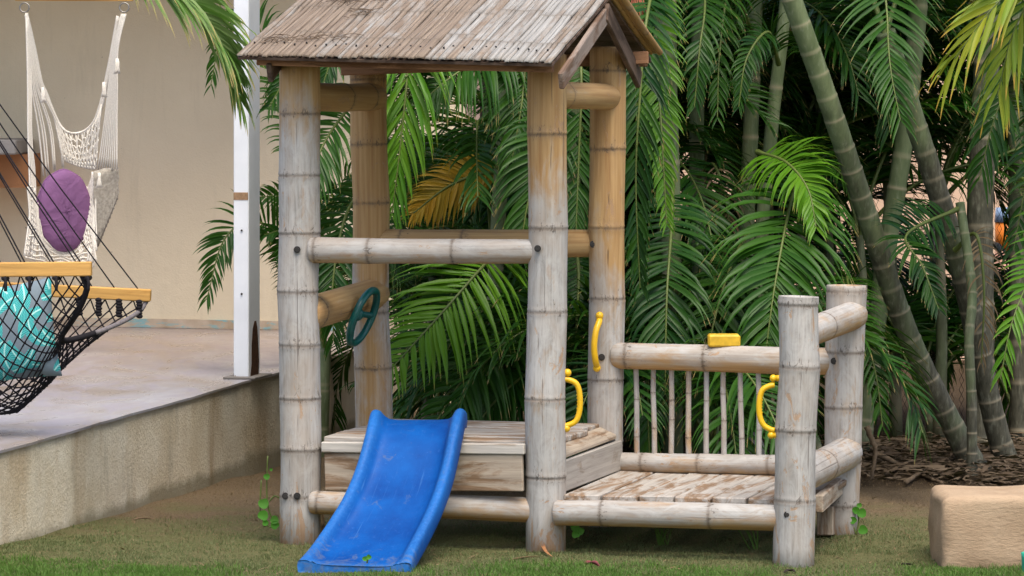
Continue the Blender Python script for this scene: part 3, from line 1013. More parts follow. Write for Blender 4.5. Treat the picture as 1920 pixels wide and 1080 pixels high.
def mat_roof():
    m = Mat('flattened_bamboo_roofing')
    v = m.coords()
    fib = m.noise(m.n('Mapping', {0: v, 3: (3.0, 90, 90)}).outputs[0], 1.0, 6, 0.65)
    pat = m.noise(m.n('Mapping', {0: v, 3: (5, 16, 16)}).outputs[0], 1.0, 6, 0.68, 0.6)
    w = m.attr('wear')
    grey = m.mix(m.ramp(fib, [(0.28, 0.0), (0.72, 1.0)]), (0.20, 0.185, 0.165, 1), (0.405, 0.395, 0.37, 1))
    brown = m.mix(m.ramp(fib, [(0.28, 0.0), (0.72, 1.0)]), (0.125, 0.09, 0.066, 1), (0.31, 0.245, 0.185, 1))
    f = m.ramp(m.math('ADD', w, m.math('MULTIPLY', m.math('SUBTRACT', pat, 0.5), 1.5)), [(0.3, 0.0), (0.7, 1.0)])
    c = m.mix(f, brown, grey)
    c = m.mix(m.ramp(m.noise(v, 28.0, 6, 0.75), [(0.60, 0.0), (0.74, 0.7)]), c, (0.065, 0.05, 0.04, 1))
    c = m.mix(m.math('MULTIPLY', m.attr('node'), 0.6), c, (0.13, 0.105, 0.08, 1))
    m.bsdf(c, 0.75, m.bump(m.math('ADD', fib, pat), 0.5, 0.005), 0.2)
    return m.m


MROOF = mat_roof()
slope_n = unit(np.cross(ER - EL, AL - EL))
back_n = unit(np.cross(BL - BR, AR - BR))
V, F = [], []
off = 0.014
for p in (EL, ER, AR, AL):
    V.append(p - slope_n * off)
for p in (EL, ER, AR, AL):
    V.append(p - slope_n * (off + 0.012))
for p in (BL, BR):
    V.append(p - back_n * off)
for p in (BL, BR):
    V.append(p - back_n * (off + 0.012))
F = [(0, 1, 2, 3), (7, 6, 5, 4), (0, 4, 5, 1), (3, 2, 9, 8), (10, 11, 6, 7), (8, 9, 11, 10), (1, 5, 6, 2), (2, 6, 11, 9), (0, 3, 7, 4), (3, 8, 10, 7)]
roof = wobj('roof', V, F, MTIMD, ph, smooth=False)


def roof_strip(a, b, c, d, nrm, wear, nodes, curl, name='roof_strip'):
    """a-b eave edge, d-c ridge edge; a slightly humped strip of split bamboo"""
    ns, nw = 12, 4
    ts = np.array(sorted(set(list(np.linspace(0, 1, ns)) + [n_ + e for n_ in nodes for e in (-0.012, 0, 0.012) if 0 < n_ + e < 1])))
    V, wv, nv = [], [], []
    ph_ = rng.uniform(0, 6)
    for t in ts:
        l, r = a + (d - a) * t, b + (c - b) * t
        nd = max([math.exp(-((t - n_) / 0.012) ** 2) for n_ in nodes] + [0])
        wob = 0.0025 * math.sin(7 * t + ph_)
        for k in range(nw + 1):
            s = k / nw
            hump = curl * math.sin(math.pi * s)
            V.append(l + (r - l) * s + nrm * (hump + 0.004 * nd + wob) + (r - l) / np.linalg.norm(r - l) * 0.0015 * math.sin(11 * t + ph_))
            wv.append(wear); nv.append(nd)
    n = len(ts); m = nw + 1
    V = np.array(V)
    low = V - nrm * 0.009
    V = np.vstack([V, low])
    N = n * m
    F = []
    for i in range(n - 1):
        for k in range(nw):
            q = i * m + k
            F.append((q, q + 1, q + m + 1, q + m))
        F.append((i * m, i * m + m, N + i * m + m, N + i * m))
        F.append((i * m + nw + m, i * m + nw, N + i * m + nw, N + i * m + nw + m))
    for k in range(nw):
        F.append((k + 1, k, N + k, N + k + 1))
        F.append(((n - 1) * m + k, (n - 1) * m + k + 1, N + (n - 1) * m + k + 1, N + (n - 1) * m + k))
    # local X runs down the slope so that the grain follows it
    cen = V.mean(0)
    x = unit(d - a); y = unit((b - a) - x * np.dot(b - a, x)); z = np.cross(x, y)
    R = np.stack([x, y, z], 1)
    me = mesh(name, (V - cen) @ R, F, MROOF, {'wear': wv + wv, 'node': nv + nv})
    return obj(name, me, roof, cen, Matrix(R.tolist()).to_quaternion())


# panels of flattened bamboo, each split into strips
pan = [0.0, 0.10, 0.235, 0.34, 0.47, 0.60, 0.70, 0.84, 1.0]
panw = [0.28, 0.22, 0.40, 0.30, 0.22, 0.50, 0.60, 0.70]
for pi in range(8):
    s = pan[pi]
    nodes = [rng.uniform(0.22, 0.34), rng.uniform(0.62, 0.78)]
    lift = rng.uniform(0, 0.006)
    while s < pan[pi + 1] - 0.004:
        wd = rng.uniform(0.013, 0.027)
        e = min(pan[pi + 1], s + wd)
        if pan[pi + 1] - e < 0.009:
            e = pan[pi + 1]
        g = rng.uniform(0.0006, 0.0032)
        s0, s1 = s + g * 0.5, e - g
        je = rng.normal(0, 0.006)
        dn = unit(ER - AR)
        a = EL + (ER - EL) * s0 + dn * (je + 0.008) + slope_n * lift
        b = EL + (ER - EL) * s1 + dn * (je + 0.008 + rng.normal(0, 0.003)) + slope_n * lift
        c = AL + (AR - AL) * s1 + slope_n * lift
        d = AL + (AR - AL) * s0 + slope_n * lift
        roof_strip(a, b, c, d, slope_n, panw[pi] + rng.normal(0, 0.12), [n_ + rng.normal(0, 0.004) for n_ in nodes], rng.uniform(0.001, 0.004))
        s = e
nbk = 26
for k in range(nbk):
    s0, s1 = (k + 0.06) / nbk, (k + 0.94) / nbk
    q = [BR + (BL - BR) * s0, BR + (BL - BR) * s1, AR + (AL - AR) * s1, AR + (AL - AR) * s0]
    roof_strip(q[0], q[1], q[2], q[3], back_n, 0.25 + rng.normal(0, 0.1), [0.3, 0.7], 0.006)
# second layer of split canes showing at the back slope's gable end
for k in range(5):
    o_ = -0.012 - 0.004 * k
    a = BR + E1 * (0.05 - 0.022 * k) + back_n * (0.012 + 0.004 * (k % 2))
    b = AR + E1 * (0.05 - 0.022 * k) + back_n * (0.012 + 0.004 * (k % 2))
    bamboo('roof_cane', roof, a + (b - a) * 0.06, b, 0.016, 0.015, [0.35 + 0.05 * k, 0.75], 0.15, 0, False, seg=10, seed=300 + k, ridge=0.05, wob=0.002, prop=0.5)
# nails along the eave
nail_me = mesh('nail', *tube([(0, 0, -0.004), (0, 0, 0.004)], 0.0042, 8), MBOLT, smooth=False)
for k in range(29):
    s = (k + 0.6 + rng.normal(0, 0.12)) / 29.5
    t = 0.135 + rng.normal(0, 0.012)
    p = EL + (ER - EL) * s + (AR - ER) * t + slope_n * 0.009
    obj('nail', nail_me, roof, p, frame_of(slope_n))
# eave battens
fb = 0.035
plank('eave_beam', ph, bar8(EL + E2 * 0.10 - [0, 0, 0.030] + E1 * 0.06, ER + E2 * 0.10 - [0, 0, 0.030] - E1 * 0.02, 0.035, 0.04), MTIM)
plank('eave_beam', ph, bar8(W(640, 130, Y5 - 0.10), W(1216, 108, Y6 + 0.06), 0.05, M(24, 17.2)), MTIM)
plank('eave_beam', ph, bar8(BL - E2 * 0.10 - [0, 0, 0.02], BR - E2 * 0.10 - [0, 0, 0.025], 0.04, 0.04), MTIM)
# barge boards at both gables
def barge(A, B, w, mat, th=0.025):
    d = unit(B - A)
    n_ = unit(np.cross(E1, d))
    s = E1
    q = []
    for zz in (-w / 2, w / 2):
        for p, sg in ((A, -1), (A, 1), (B, 1), (B, -1)):
            q.append(p + s * sg * th / 2 + n_ * zz)
    return plank('barge_board', ph, np.array(q), mat)


gr = AR - E1 * 0.07
barge(W(1052, 152, Y2 - 0.36), W(1134, 22, 16.62) - [0, 0, 0.02], 0.075, MTIMG)
barge(W(1136, 22, 16.60), W(1198, 150, 17.30), 0.085, MTIMD)
barge(W(505, 138, 16.23), W(598, -5, 17.1), 0.085, MTIMD)
barge(W(602, -5, 17.12), W(664, 128, 17.82), 0.085, MTIMD)

# --- steering wheel on the left side rail
wc = W(681, 594, 16.98)
wn_ = unit(E1 * 0.93 + np.array([0, 0, -0.36]))
u_ = unit(np.cross(wn_, E2)); v_ = np.cross(wn_, u_)
sw = obj('steering_wheel', None, ph, wc)
R0 = 0.132
ring = np.array([wc + R0 * (math.cos(a) * u_ + math.sin(a) * v_) for a in np.linspace(0, 2 * np.pi, 40, endpoint=False)])
V, F = tube(ring, 0.0175, 12, closed=True)
wobj('rim', V, F, MGRN, sw)
hub = wc - wn_ * 0.035
J = Join().add(sphere(hub, 0.034, 14, 10)).add(tube([hub, hub - wn_ * 0.045], 0.03, 14))
V, F = J.get()
wobj('hub', V, F, MGRN, sw)
for a in (0.5, 2.6, 4.7):
    e = wc + R0 * (math.cos(a) * u_ + math.sin(a) * v_)
    V, F = tube(catmull([hub, hub + (e - hub) * 0.5 - wn_ * 0.006, e], 8), 0.015, 10)
    wobj('spoke', V, F, MGRN, sw)


# --- yellow handles
def handle(pts, knobs, r, kr, out, bumps, label):
    path = catmull(pts, 40)
    J = Join().add(tube(path, r, 14))
    if bumps:
        for t in np.linspace(0.40, 0.60, 5):
            i = int(t * 39)
            J.add(sphere(path[i] + np.asarray(out) * (-r * 0.55), r * 0.62, 10, 8))
    V, F = J.get()
    h = wobj('handle', V, F, MYEL, ph)
    h['label'] = label
    for k in knobs:
        V, F = sphere(k, kr, 14, 10)
        wobj('knob', V, F, MYEL, h)
        V, F = tube([np.asarray(k) - np.asarray(out) * 0.012, np.asarray(k) - np.asarray(out) * 0.034], kr * 0.85, 12)
        wobj('foot', V, F, MYEL, h)
    return h


yh = Y2 - 0.01
ox = np.array([1.0, 0, 0])
handle([W(1056, 711, yh), W(1066, 712, yh), W(1081, 720, yh), W(1087, 740, yh), W(1087, 768, yh), W(1080, 789, yh), W(1066, 797, yh), W(1055, 799, yh)], [W(1064, 699, yh), W(1062, 803, yh)], M(5.4, yh), M(7.5, yh), ox, True, 'yellow grab handle on the right side of the centre front post')
yh = Y3 - 0.01
handle([W(1452, 722, yh), W(1445, 723, yh), W(1430, 731, yh), W(1424, 750, yh), W(1424, 777, yh), W(1431, 796, yh), W(1444, 805, yh), W(1452, 807, yh)], [W(1450, 709, yh), W(1446, 816, yh)], M(5.4, yh), M(7.0, yh), -ox, True, 'yellow grab handle on the left side of the low front post')
yh = Y6 - M(33, Y6)
oy = np.array([0, -1.0, 0])
handle([W(1124, 597, yh), W(1123, 604, yh - 0.03), W(1117, 622, yh - 0.055), W(1114, 650, yh - 0.06), W(1116, 674, yh - 0.05), W(1119, 686, yh - 0.02), W(1120, 690, yh)], [W(1124, 592, yh - 0.016), W(1119, 690, yh - 0.016)], M(6, yh), M(7.5, yh), oy, False, 'yellow grab handle seen head-on on the golden back post')

# ------------------------------------------------------------------ slide
def rot_axis(d):
    return unit(d)


mid = [W(786, 782, 16.32), W(782, 795, 16.215), W(775, 826, 16.105), W(759, 890, 15.985), W(736, 950, 15.84), W(706, 1005, 15.70), W(681, 1043, 15.56), W(664, 1063, 15.42)]
mid[0][2] = mid[1][2] + 0.012
mid[1][2] += 0.002
path = catmull(mid, 34)
path[:, 2] = np.maximum(path[:, 2], 0.028)
Tn = unit(np.gradient(path, axis=0))
hw = np.interp(np.linspace(0, 1, 34), [0, 0.15, 0.6, 1], [0.215, 0.217, 0.228, 0.248])
Vs, ed, ac, dn_, ft = [], [], [], [], []
for i in range(34):
    t = Tn[i]
    s = unit(E1 - t * np.dot(E1, t))
    nrm = unit(np.cross(s, t)) * (1 if np.cross(s, t)[2] > 0 else -1)
    h = hw[i]
    k = i / 33
    rh = np.interp(k, [0, 0.05, 0.12, 0.8, 0.95, 1], [0.040, 0.056, 0.052, 0.046, 0.034, 0.016])
    sec = [(-h + 0.004, -0.04), (-h, -0.01), (-h + 0.002, rh * 0.6), (-h + 0.010, rh * 0.92), (-h + 0.026, rh * 1.03), (-h + 0.044, rh * 0.92), (-h + 0.056, rh * 0.55), (-h + 0.066, 0.012), (-h + 0.085, 0.0), (-h * 0.4, -0.003)]
    e_ = [0, 0, .4, .9, 1, .9, .4, 0, 0, 0]
    sec = sec + [(-x, z_) for x, z_ in reversed(sec)]
    ee = e_ + e_[::-1]
    under = [(h - 0.03, -0.046), (-h + 0.03, -0.046)]
    sec += under
    ee = ee + [0, 0]
    for (x, z_), q in zip(sec, ee):
        Vs.append(path[i] + s * x + nrm * z_)
        ac.append(x); dn_.append(k); ft.append(max(0, (k - 0.7) / 0.3))
        ed.append(max(q * 0.8, np.clip((k - 0.93) / 0.07, 0, 1)))
ms = len(sec)
Fs = []
for i in range(33):
    for k in range(ms):
        l = (k + 1) % ms
        Fs.append((i * ms + k, (i + 1) * ms + k, (i + 1) * ms + l, i * ms + l))
c0, c1 = len(Vs), len(Vs) + 1


def strip_cap(base, rev):
    f = []
    # left rim, bed, right rim closed as quads between the upper outline and the underside
    up = list(range(20))
    lo = [0, 21, 21, 21, 21, 21, 21, 21, 21, 21, 20, 20, 20, 20, 20, 20, 20, 20, 20, 19]
    f.append((0, 1, 2, 3, 4, 5, 6, 7, 8, 9, 21))
    f.append((9, 10, 20, 21))
    f.append((10, 11, 12, 13, 14, 15, 16, 17, 18, 19, 20))
    f = [tuple(base + q for q in x) for x in f]
    return [tuple(reversed(x)) for x in f] if rev else f


Fs += strip_cap(0, True) + strip_cap(33 * ms, False)
Fs = [tuple(reversed(f)) for f in Fs]
zmin = np.array(Vs)[:, 2].min()
sl = wobj('slide', Vs, Fs, MBLUE, None, {'edge': ed, 'across': ac, 'down': dn_, 'foot': ft})
tag(sl, "blue plastic toddler slide leaning from the playhouse deck down to the lawn", 'slide')
md = sl.modifiers.new('smooth', 'SUBSURF'); md.levels = 1; md.render_levels = 2

# ------------------------------------------------------------------ yellow block on the rail
c = W(1357, 638, Y6 - 0.20)
yb = W(1357, 638, 16.94)
bl = bevel_box(np.array([yb + [sx * M(30, 16.94) , sy * 0.055, sz * M(11.5, 16.94)] for sz in (-1, 1) for sx, sy in ((-1, -1), (1, -1), (1, 1), (-1, 1))]), 0.008)
tag(wobj('toy_block', bl[0], bl[1], plain('faded_yellow_plastic', (0.74, 0.46, 0.03, 1), 0.5, 0.4, 0, 0.3, 30, 0.1), None, smooth=False), 'yellow plastic block sitting on the upper rail of the side deck', 'block')

# ------------------------------------------------------------------ stone block, lower right
def rounded_block(x0, x1, y0, y1, z0, z1, r, n=10):
    import bmesh
    bm = bmesh.new()
    bmesh.ops.create_cube(bm, size=1.0)
    for v_ in bm.verts:
        v_.co = Vector(((x0 + x1) / 2 + v_.co.x * (x1 - x0), (y0 + y1) / 2 + v_.co.y * (y1 - y0), (z0 + z1) / 2 + v_.co.z * (z1 - z0)))
    bmesh.ops.bevel(bm, geom=list(bm.edges), offset=r, segments=5, affect='EDGES', profile=0.6)
    bmesh.ops.subdivide_edges(bm, edges=[e for e in bm.edges if e.calc_length() > 0.08], cuts=5, use_grid_fill=True)
    V = np.array([v_.co[:] for v_ in bm.verts]); F = [tuple(v_.index for v_ in f.verts) for f in bm.faces]
    bm.free()
    V = V + np.random.default_rng(4).normal(0, 0.0022, V.shape)
    V = V + np.stack([np.sin(V[:, 1] * 17 + V[:, 2] * 23) * 0.004, np.sin(V[:, 0] * 14 + V[:, 2] * 19) * 0.004, np.sin(V[:, 0] * 9 + V[:, 1] * 7) * 0.006], 1)
    return V, F


yf = 15.52
x0 = (1766 - 960) * yf / FOC
V, F = rounded_block(x0, x0 + 0.85, yf, yf + 0.50, -0.06, 0.305, 0.05)
V[:, 2] -= (V[:, 2] > 0.1) * (V[:, 1] - yf) * 0.0
mtb = Mat('tan_plaster_block')
v = mtb.coords(rand=False)
f1, f2 = mtb.noise(v, 6.0, 5), mtb.noise(mtb.n('Mapping', {0: v, 3: (30, 60, 90)}).outputs[0], 1.0, 5, 0.7)
cc = mtb.mix(mtb.ramp(f1, [(0.3, 0.0), (0.7, 1.0)]), (0.35, 0.245, 0.155, 1), (0.44, 0.325, 0.215, 1))
cc = mtb.mix(mtb.ramp(f2, [(0.54, 0.0), (0.72, 0.55)]), cc, (0.23, 0.155, 0.095, 1))
cc = mtb.mix(mtb.ramp(mtb.noise(v, 4.0, 7, 0.75, 0.8), [(0.56, 0.0), (0.70, 0.45)]), cc, (0.17, 0.14, 0.10, 1))
z_ = mtb.n('SeparateXYZ', {0: v}).outputs[2]
cc = mtb.mix(mtb.ramp(mtb.math('ADD', mtb.math('ADD', z_, 0.14), mtb.math('MULTIPLY', mtb.noise(v, 22.0, 5, 0.7), 0.06)), [(0.0, 0.55), (0.10, 0.0)]), cc, (0.09, 0.075, 0.04, 1))
mtb.bsdf(cc, 0.9, mtb.bump(mtb.math('ADD', f1, f2), 0.6, 0.008), 0.15)
tag(wobj('garden_block', V, F, mtb.m), 'tan plastered garden block with rounded edges on the lawn', 'block')

# turquoise thing cut by the right edge of the picture
c = W(1934, 1066, 15.30)
prof = [(0.0, 0.012), (0.036, 0.012), (0.040, 0.03), (0.042, 0.08), (0.044, 0.10), (0.038, 0.10), (0.036, 0.03), (0.0, 0.026)]
V, F = [], []
for r_, zz in prof:
    for k in range(20):
        a = 2 * math.pi * k / 20
        V.append((c[0] + max(r_, 0.0005) * math.cos(a), c[1] + max(r_, 0.0005) * math.sin(a), zz - 0.012 + float(ground_z(c[0], c[1]))))
for i in range(len(prof) - 1):
    for k in range(20):
        l = (k + 1) % 20
        F.append((i * 20 + k, i * 20 + l, i * 20 + 20 + l, i * 20 + 20 + k))
tag(wobj('plastic_tub', V, F, plain('turquoise_plastic', (0.02, 0.40, 0.26, 1), 0.4)), 'small turquoise plastic tub on the grass beside the tan block', 'tub')

# ------------------------------------------------------------------ hanging rope chair on the patio
MROPE = plain('cream_cotton_cord', (0.80, 0.75, 0.66, 1), 0.9, 0.1, 0, 0.2, 120, 0.3)
MWOOD = mat_plank('varnished_pine', (0.66, 0.37, 0.11, 1), (0.58, 0.29, 0.075, 1), 0.42)
YC = 22.0
hc = thing('hanging_chair', 'cream macrame rope chair hanging from a wooden bar on the patio', 'hanging chair', W(130, 505, YC))
plank('spreader_bar', hc, bar8(W(28, -3, YC), W(250, -2, YC), 0.035, 0.028), MWOOD)
CR, CK = 0.0054, 0.0080
J = Join()
for px in (34, 246):
    J.add(tube(catmull([W(px, -8, YC), W((px + 138) / 2 + (px - 138) * 0.1, -150, YC), W(138, -225, YC)], 10), CK, 6))
J.add(tube([W(138, -222, YC), [W(138, 0, YC)[0], YC, CE + 0.004]], 0.009, 6))
V, F = J.get()
wobj('hanging_rope', V, F, MROPE, hc)
MSTEEL = plain('dull_steel', (0.26, 0.25, 0.23, 1), 0.35, 0.5, 0.9)
for px, py in ((46, 14), (233, 14)):
    cR = W(px, py, YC - 0.02)
    ringp = [cR + 0.028 * np.array([math.cos(a), 0.25 * math.sin(a), math.sin(a)]) for a in np.linspace(0, 2 * np.pi, 24, endpoint=False)]
    V, F = tube(ringp, 0.0042, 8, closed=True)
    wobj('ring', V, F, MSTEEL, hc)

Lr, Rr = (49, 24), (236, 26)


def depth_at(px, py):
    """the sling bulges away from the camera in its middle"""
    t = np.clip((px - 50) / 172.0, 0, 1)
    return YC + 0.26 * math.sin(math.pi * t) - 0.10 * np.clip((py - 330) / 150, 0, 1)


def CW(px, py, dy=0.0):
    return W(px, py, depth_at(px, py) + dy)


def cord(J, pts, r=CR, n=14, sides=5):
    J.add(tube(catmull([CW(*p) if len(p) < 4 else p for p in pts], n), r, sides))


ropes = Join()
# left bundle, near vertical
for k, (x1, x2) in enumerate(((51, 56), (53, 60), (55, 63), (57, 66))):
    cord(ropes, [(Lr[0] + k * 0.8, Lr[1], 0.0), (x1 + 1, 140, 0.0), (x1 + 2, 260, -0.01), (x2, 340, -0.01), (x2 + rng.uniform(-2, 2), 480 + 4 * k, -0.02)], CK * 0.8)
# fan from the left ring
for k, (x2, y2) in enumerate(((82, 330), (88, 331), (92, 328), (101, 318), (104, 322), (117, 313), (119, 318))):
    cord(ropes, [(Lr[0] + 1, Lr[1] + 4), (Lr[0] + 8 + k * 2.6, 150), (x2 - 10 + k * 0.6, 240), (x2, y2)])
# thick edge of the back, both sides of the U
left_edge = [(50, 28), (64, 90), (76, 150), (84, 168), (98, 205), (110, 230), (122, 244), (136, 250)]
right_edge = [(136, 250), (152, 249), (168, 240), (180, 224), (190, 195), (196, 168), (208, 110), (222, 30)]
for e, dy in ((left_edge, 0), (right_edge, 0)):
    for q in range(3):
        cord(ropes, [(x + q * 2.0 - 2, y + q * 1.2, 0.006 * q) for x, y in e], CK, 30)
# right bundle
for k in range(9):
    x0_ = 222 + k * 1.6
    cord(ropes, [(Rr[0] - 8 + k * 1.0, 26), (213 + k * 1.0, 90), (204 + k * 2.0, 160), (196 + k * 2.9, 230), (184 + k * 4.4, 318)], CR)
V, F = ropes.get()
wobj('cord_bundle', V, F, MROPE, hc)
# openwork back below the U
nt = Join()
U_ = catmull([(x, y, 0) for x, y in left_edge[4:] + right_edge[1:5]], 25)
low = catmull([(118, 300, 0), (130, 306, 0), (146, 312, 0), (160, 316, 0), (172, 318, 0), (180, 318, 0)], 25)
for i in range(25):
    a, b = U_[i], low[min(24, max(0, i + (3 if i % 2 else -3)))]
    m1 = a + (b - a) * 0.45
    cord(nt, [(a[0], a[1]), (m1[0] + rng.uniform(-3, 3), m1[1]), (b[0], b[1])], CR * 0.9, 6, 4)
for f_ in (0.22, 0.42, 0.6, 0.78, 0.9, 1.0):
    row = [U_[i] + (low[i] - U_[i]) * min(1, f_ + (0.06 if i % 2 else -0.06)) for i in range(25)]
    cord(nt, [(p[0], p[1]) for p in row], CR * 0.9, 60, 4)
# dense woven seat: front apron left and right of the cushion, and bottom
apron = [[(55, 350), (58, 400), (54, 440), (48, 480)], [(62, 352), (66, 405), (66, 445), (62, 488)], [(68, 380), (70, 420), (76, 455), (80, 492)], [(72, 410), (76, 444), (92, 470), (98, 496)], [(76, 440), (92, 468), (112, 476), (118, 500)], [(112, 472), (122, 468), (134, 478), (138, 500)], [(132, 452), (142, 450), (152, 472), (156, 500)], [(148, 425), (156, 430), (164, 460), (172, 500)], [(158, 392), (163, 405), (172, 450), (178, 490)], [(166, 350), (168, 380), (174, 430), (178, 470)], [(176, 322), (176, 350), (176, 400), (178, 450)]]
for a in apron:
    for q in (-3.0, 0.0, 3.0):
        cord(nt, [(x + q + rng.uniform(-1, 1), y, -0.13) for x, y in a], CR, 16, 4)
for j in range(4):
    cord(nt, [(a[j][0], a[j][1] + rng.uniform(-3, 3), -0.135) for a in apron], CR, 60, 4)
for j in range(3):
    for f_ in (0.25, 0.5, 0.75):
        cord(nt, [(a[j][0] * (1 - f_) + a[j + 1][0] * f_, a[j][1] * (1 - f_) + a[j + 1][1] * f_ + (3 if k % 2 else -3), -0.133) for k, a in enumerate(apron)], CR, 70, 4)
V, F = nt.get()
wobj('net', V, F, MROPE, hc)
# woven cloth-like side on the right, in greyer cord
side_cols = []
top_c = [(176, 322), (186, 320), (196, 316), (206, 316), (214, 318), (221, 314)]
bot_c = [(178, 462), (181, 464), (184, 460), (190, 446), (205, 410), (221, 370)]
sd_j = Join()
for i in range(46):
    t = i / 45 * 5
    k = min(int(t), 4); f_ = t - k
    a = np.array(top_c[k]) * (1 - f_) + np.array(top_c[k + 1]) * f_
    b = np.array(bot_c[k]) * (1 - f_) + np.array(bot_c[k + 1]) * f_
    ln = [(a + (b - a) * s + [math.sin(s * 14 + i * 3.14) * 1.2, 0]) for s in np.linspace(0, 1, 12)]
    sd_j.add(tube([W(p[0], p[1], YC + 0.02 + 0.06 * i / 45) for p in ln], CR * 0.8, 4))
for s in np.linspace(0, 1, 42):
    ln = []
    for i in range(14):
        t = i / 13 * 5
        k = min(int(t), 4); f_ = t - k
        a = np.array(top_c[k]) * (1 - f_) + np.array(top_c[k + 1]) * f_
        b = np.array(bot_c[k]) * (1 - f_) + np.array(bot_c[k + 1]) * f_
        p = a + (b - a) * s
        ln.append(W(p[0], p[1], YC + 0.024 + 0.06 * i / 13))
    sd_j.add(tube(ln, CR * 0.75, 4))
V, F = sd_j.get()
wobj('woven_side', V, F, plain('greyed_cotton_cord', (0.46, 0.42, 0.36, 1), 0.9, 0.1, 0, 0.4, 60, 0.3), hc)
# tassels
for px, py in ((80, 178), (195, 168), (220, 124), (186, 338), (168, 480)):
    J = Join()
    for k in range(9):
        J.add(tube(catmull([W(px + rng.uniform(-2, 2), py - 14, YC - 0.10), W(px + rng.uniform(-4, 4), py, YC - 0.105), W(px + rng.uniform(-6, 6), py + 14, YC - 0.10)], 5), CR, 4))
    V, F = J.get()
    wobj('tassel', V, F, MROPE, hc)

# purple round cushion
th = np.linspace(0, 2 * np.pi, 40, endpoint=False)
Vc, Fc = [], []
cc_ = W(120, 396, YC + 0.02)
tilt = math.radians(24)
ax = unit(np.array([math.cos(0.5), math.sin(0.5) * 0.9, 0.0]))
uz = np.array([0.30, 0.12, 1.0]); uz = unit(uz - ax * np.dot(uz, ax))
nn_ = np.cross(ax, uz)
rx, rz = M(49, YC) / 0.92, M(77, YC)
rings = [(0.0, -0.060), (0.35, -0.060), (0.65, -0.055), (0.86, -0.044), (0.96, -0.028), (1.0, -0.006), (1.0, 0.014), (0.95, 0.036), (0.8, 0.05), (0.4, 0.056), (0.0, 0.056)]
for r_, d_ in rings:
    for a in th:
        wr_ = 1 + 0.012 * math.sin(9 * a) * (r_ > 0.8)
        dd = d_ + 0.004 * math.sin(5 * a + 7 * r_)
        Vc.append(cc_ + ax * rx * max(r_, 0.001) * wr_ * math.cos(a) + uz * rz * max(r_, 0.001) * wr_ * math.sin(a) + nn_ * dd * 1.0)
for i in range(len(rings) - 1):
    for k in range(40):
        l = (k + 1) % 40
        Fc.append((i * 40 + k, i * 40 + l, (i + 1) * 40 + l, (i + 1) * 40 + k))
mpu = Mat('purple_cushion_cloth')
v = mpu.coords(rand=False)
wr = mpu.noise(v, 9.0, 4, 0.5, 1.0)
mpu.bsdf(mpu.mix(wr, (0.165, 0.075, 0.165, 1), (0.22, 0.105, 0.225, 1)), 0.85, mpu.bump(wr, 0.8, 0.02), 0.15)
cu = wobj('cushion', Vc, Fc, mpu.m)
pp = [cc_ + ax * rx * 1.0 * (1 + 0.012 * math.sin(9 * a)) * math.cos(a) + uz * rz * (1 + 0.012 * math.sin(9 * a)) * math.sin(a) - nn_ * 0.012 for a in np.linspace(0, 2 * np.pi, 60, endpoint=False)]
Vq, Fq = tube(pp, 0.006, 6, closed=True)
wobj('piping', Vq, Fq, mpu.m, cu)
tag(cu, 'round purple cushion leaning in the cream rope chair', 'cushion')

# ------------------------------------------------------------------ black net hammock chair
MBLK = plain('black_hammock_cord', (0.018, 0.016, 0.020, 1), 0.85, 0.2, 0, 0.4, 150, 0.3)
MSEL = plain('grey_whipped_cord', (0.22, 0.20, 0.21, 1), 0.9, 0.1, 0, 0.4, 100, 0.3)
YA, YB = 16.35, 17.05
hm = thing('hammock_chair', 'black net hammock chair with two pine bars hanging over the patio edge', 'hammock', W(-60, 780, 16.7))
A0, A1 = W(-330, 508, YA), W(172, 504, YA)
B0, B1 = W(-250, 528, YB), W(283, 554, YB)
plank('spreader_bar', hm, bar8(A0, A1, 0.05, M(27, YA)), MWOOD)
plank('spreader_bar', hm, bar8(B0, B1, 0.05, M(23, YB)), MWOOD)
hang = W(-330, -260, 16.7)
J = Join()
for px in (150, 100, 46, 0, -60, -120, -180, -240, -300):
    p = A0 + (A1 - A0) * ((px + 330) / 502)
    J.add(tube([p - [0, 0, 0.03], p + [0, 0, M(14, YA)], p + (hang - p) * 0.25, p + (hang - p) * 0.6, hang], M(1.6, YA), 6))
for px in (258, 214, 172, 120, 60, 0, -60, -120, -180):
    p = B0 + (B1 - B0) * ((px + 250) / 533)
    J.add(tube([p - [0, 0, 0.03], p + [0, 0, M(12, YB)], p + (hang - p) * 0.25, p + (hang - p) * 0.6, hang], M(1.4, YB), 6))
J.add(tube([hang, [hang[0], hang[1], 2.98]], 0.012, 8))
V, F = J.get()
wobj('suspension_cords', V, F, MBLK, hm)
# bracket arm reaching out from under the patio roof, outside the frame
pb_ = thing('hanging_beam', 'timber beam under the patio roof that carries the hammock chair', 'beam', (hang[0], 18.0, 3.0))
plank('beam', pb_, bar8((hang[0], 16.2, 3.04), (hang[0], 23.5, 3.10), 0.10, 0.14), MTIM)
plank('hanger', pb_, bar8((hang[0] - 0.001, 19.6, 3.12), (hang[0] + 0.001, 19.9, CE + 0.05), 0.06, 0.05), MTIM)


def net_depth(u):
    return np.interp(u, [0, 0.45, 0.66, 0.80, 0.92, 1.0], [0.62, 0.60, 0.575, 0.46, 0.335, 0.235])


def S(u, v):
    """trough: u along the bars (1 = open right end), v from the near bar down and up to the far bar"""
    a = A0 + (A1 - A0) * (u * 0.985)
    b = B0 + (B1 - B0) * (u * 0.985)
    vv = v + 0.05 * math.sin(2 * math.pi * v)
    p = a + (b - a) * vv
    bell = (math.sin(math.pi * v)) ** 0.75 if 0 < v < 1 else 0.0
    p = p + np.array([0, 0, -1.0]) * (net_depth(u) * bell + M(12, YA))
    p[0] -= 0.25 * (u ** 4) * math.sin(math.pi * v) ** 1.3
    p[1] -= 0.03 * math.sin(2 * math.pi * v)
    return p


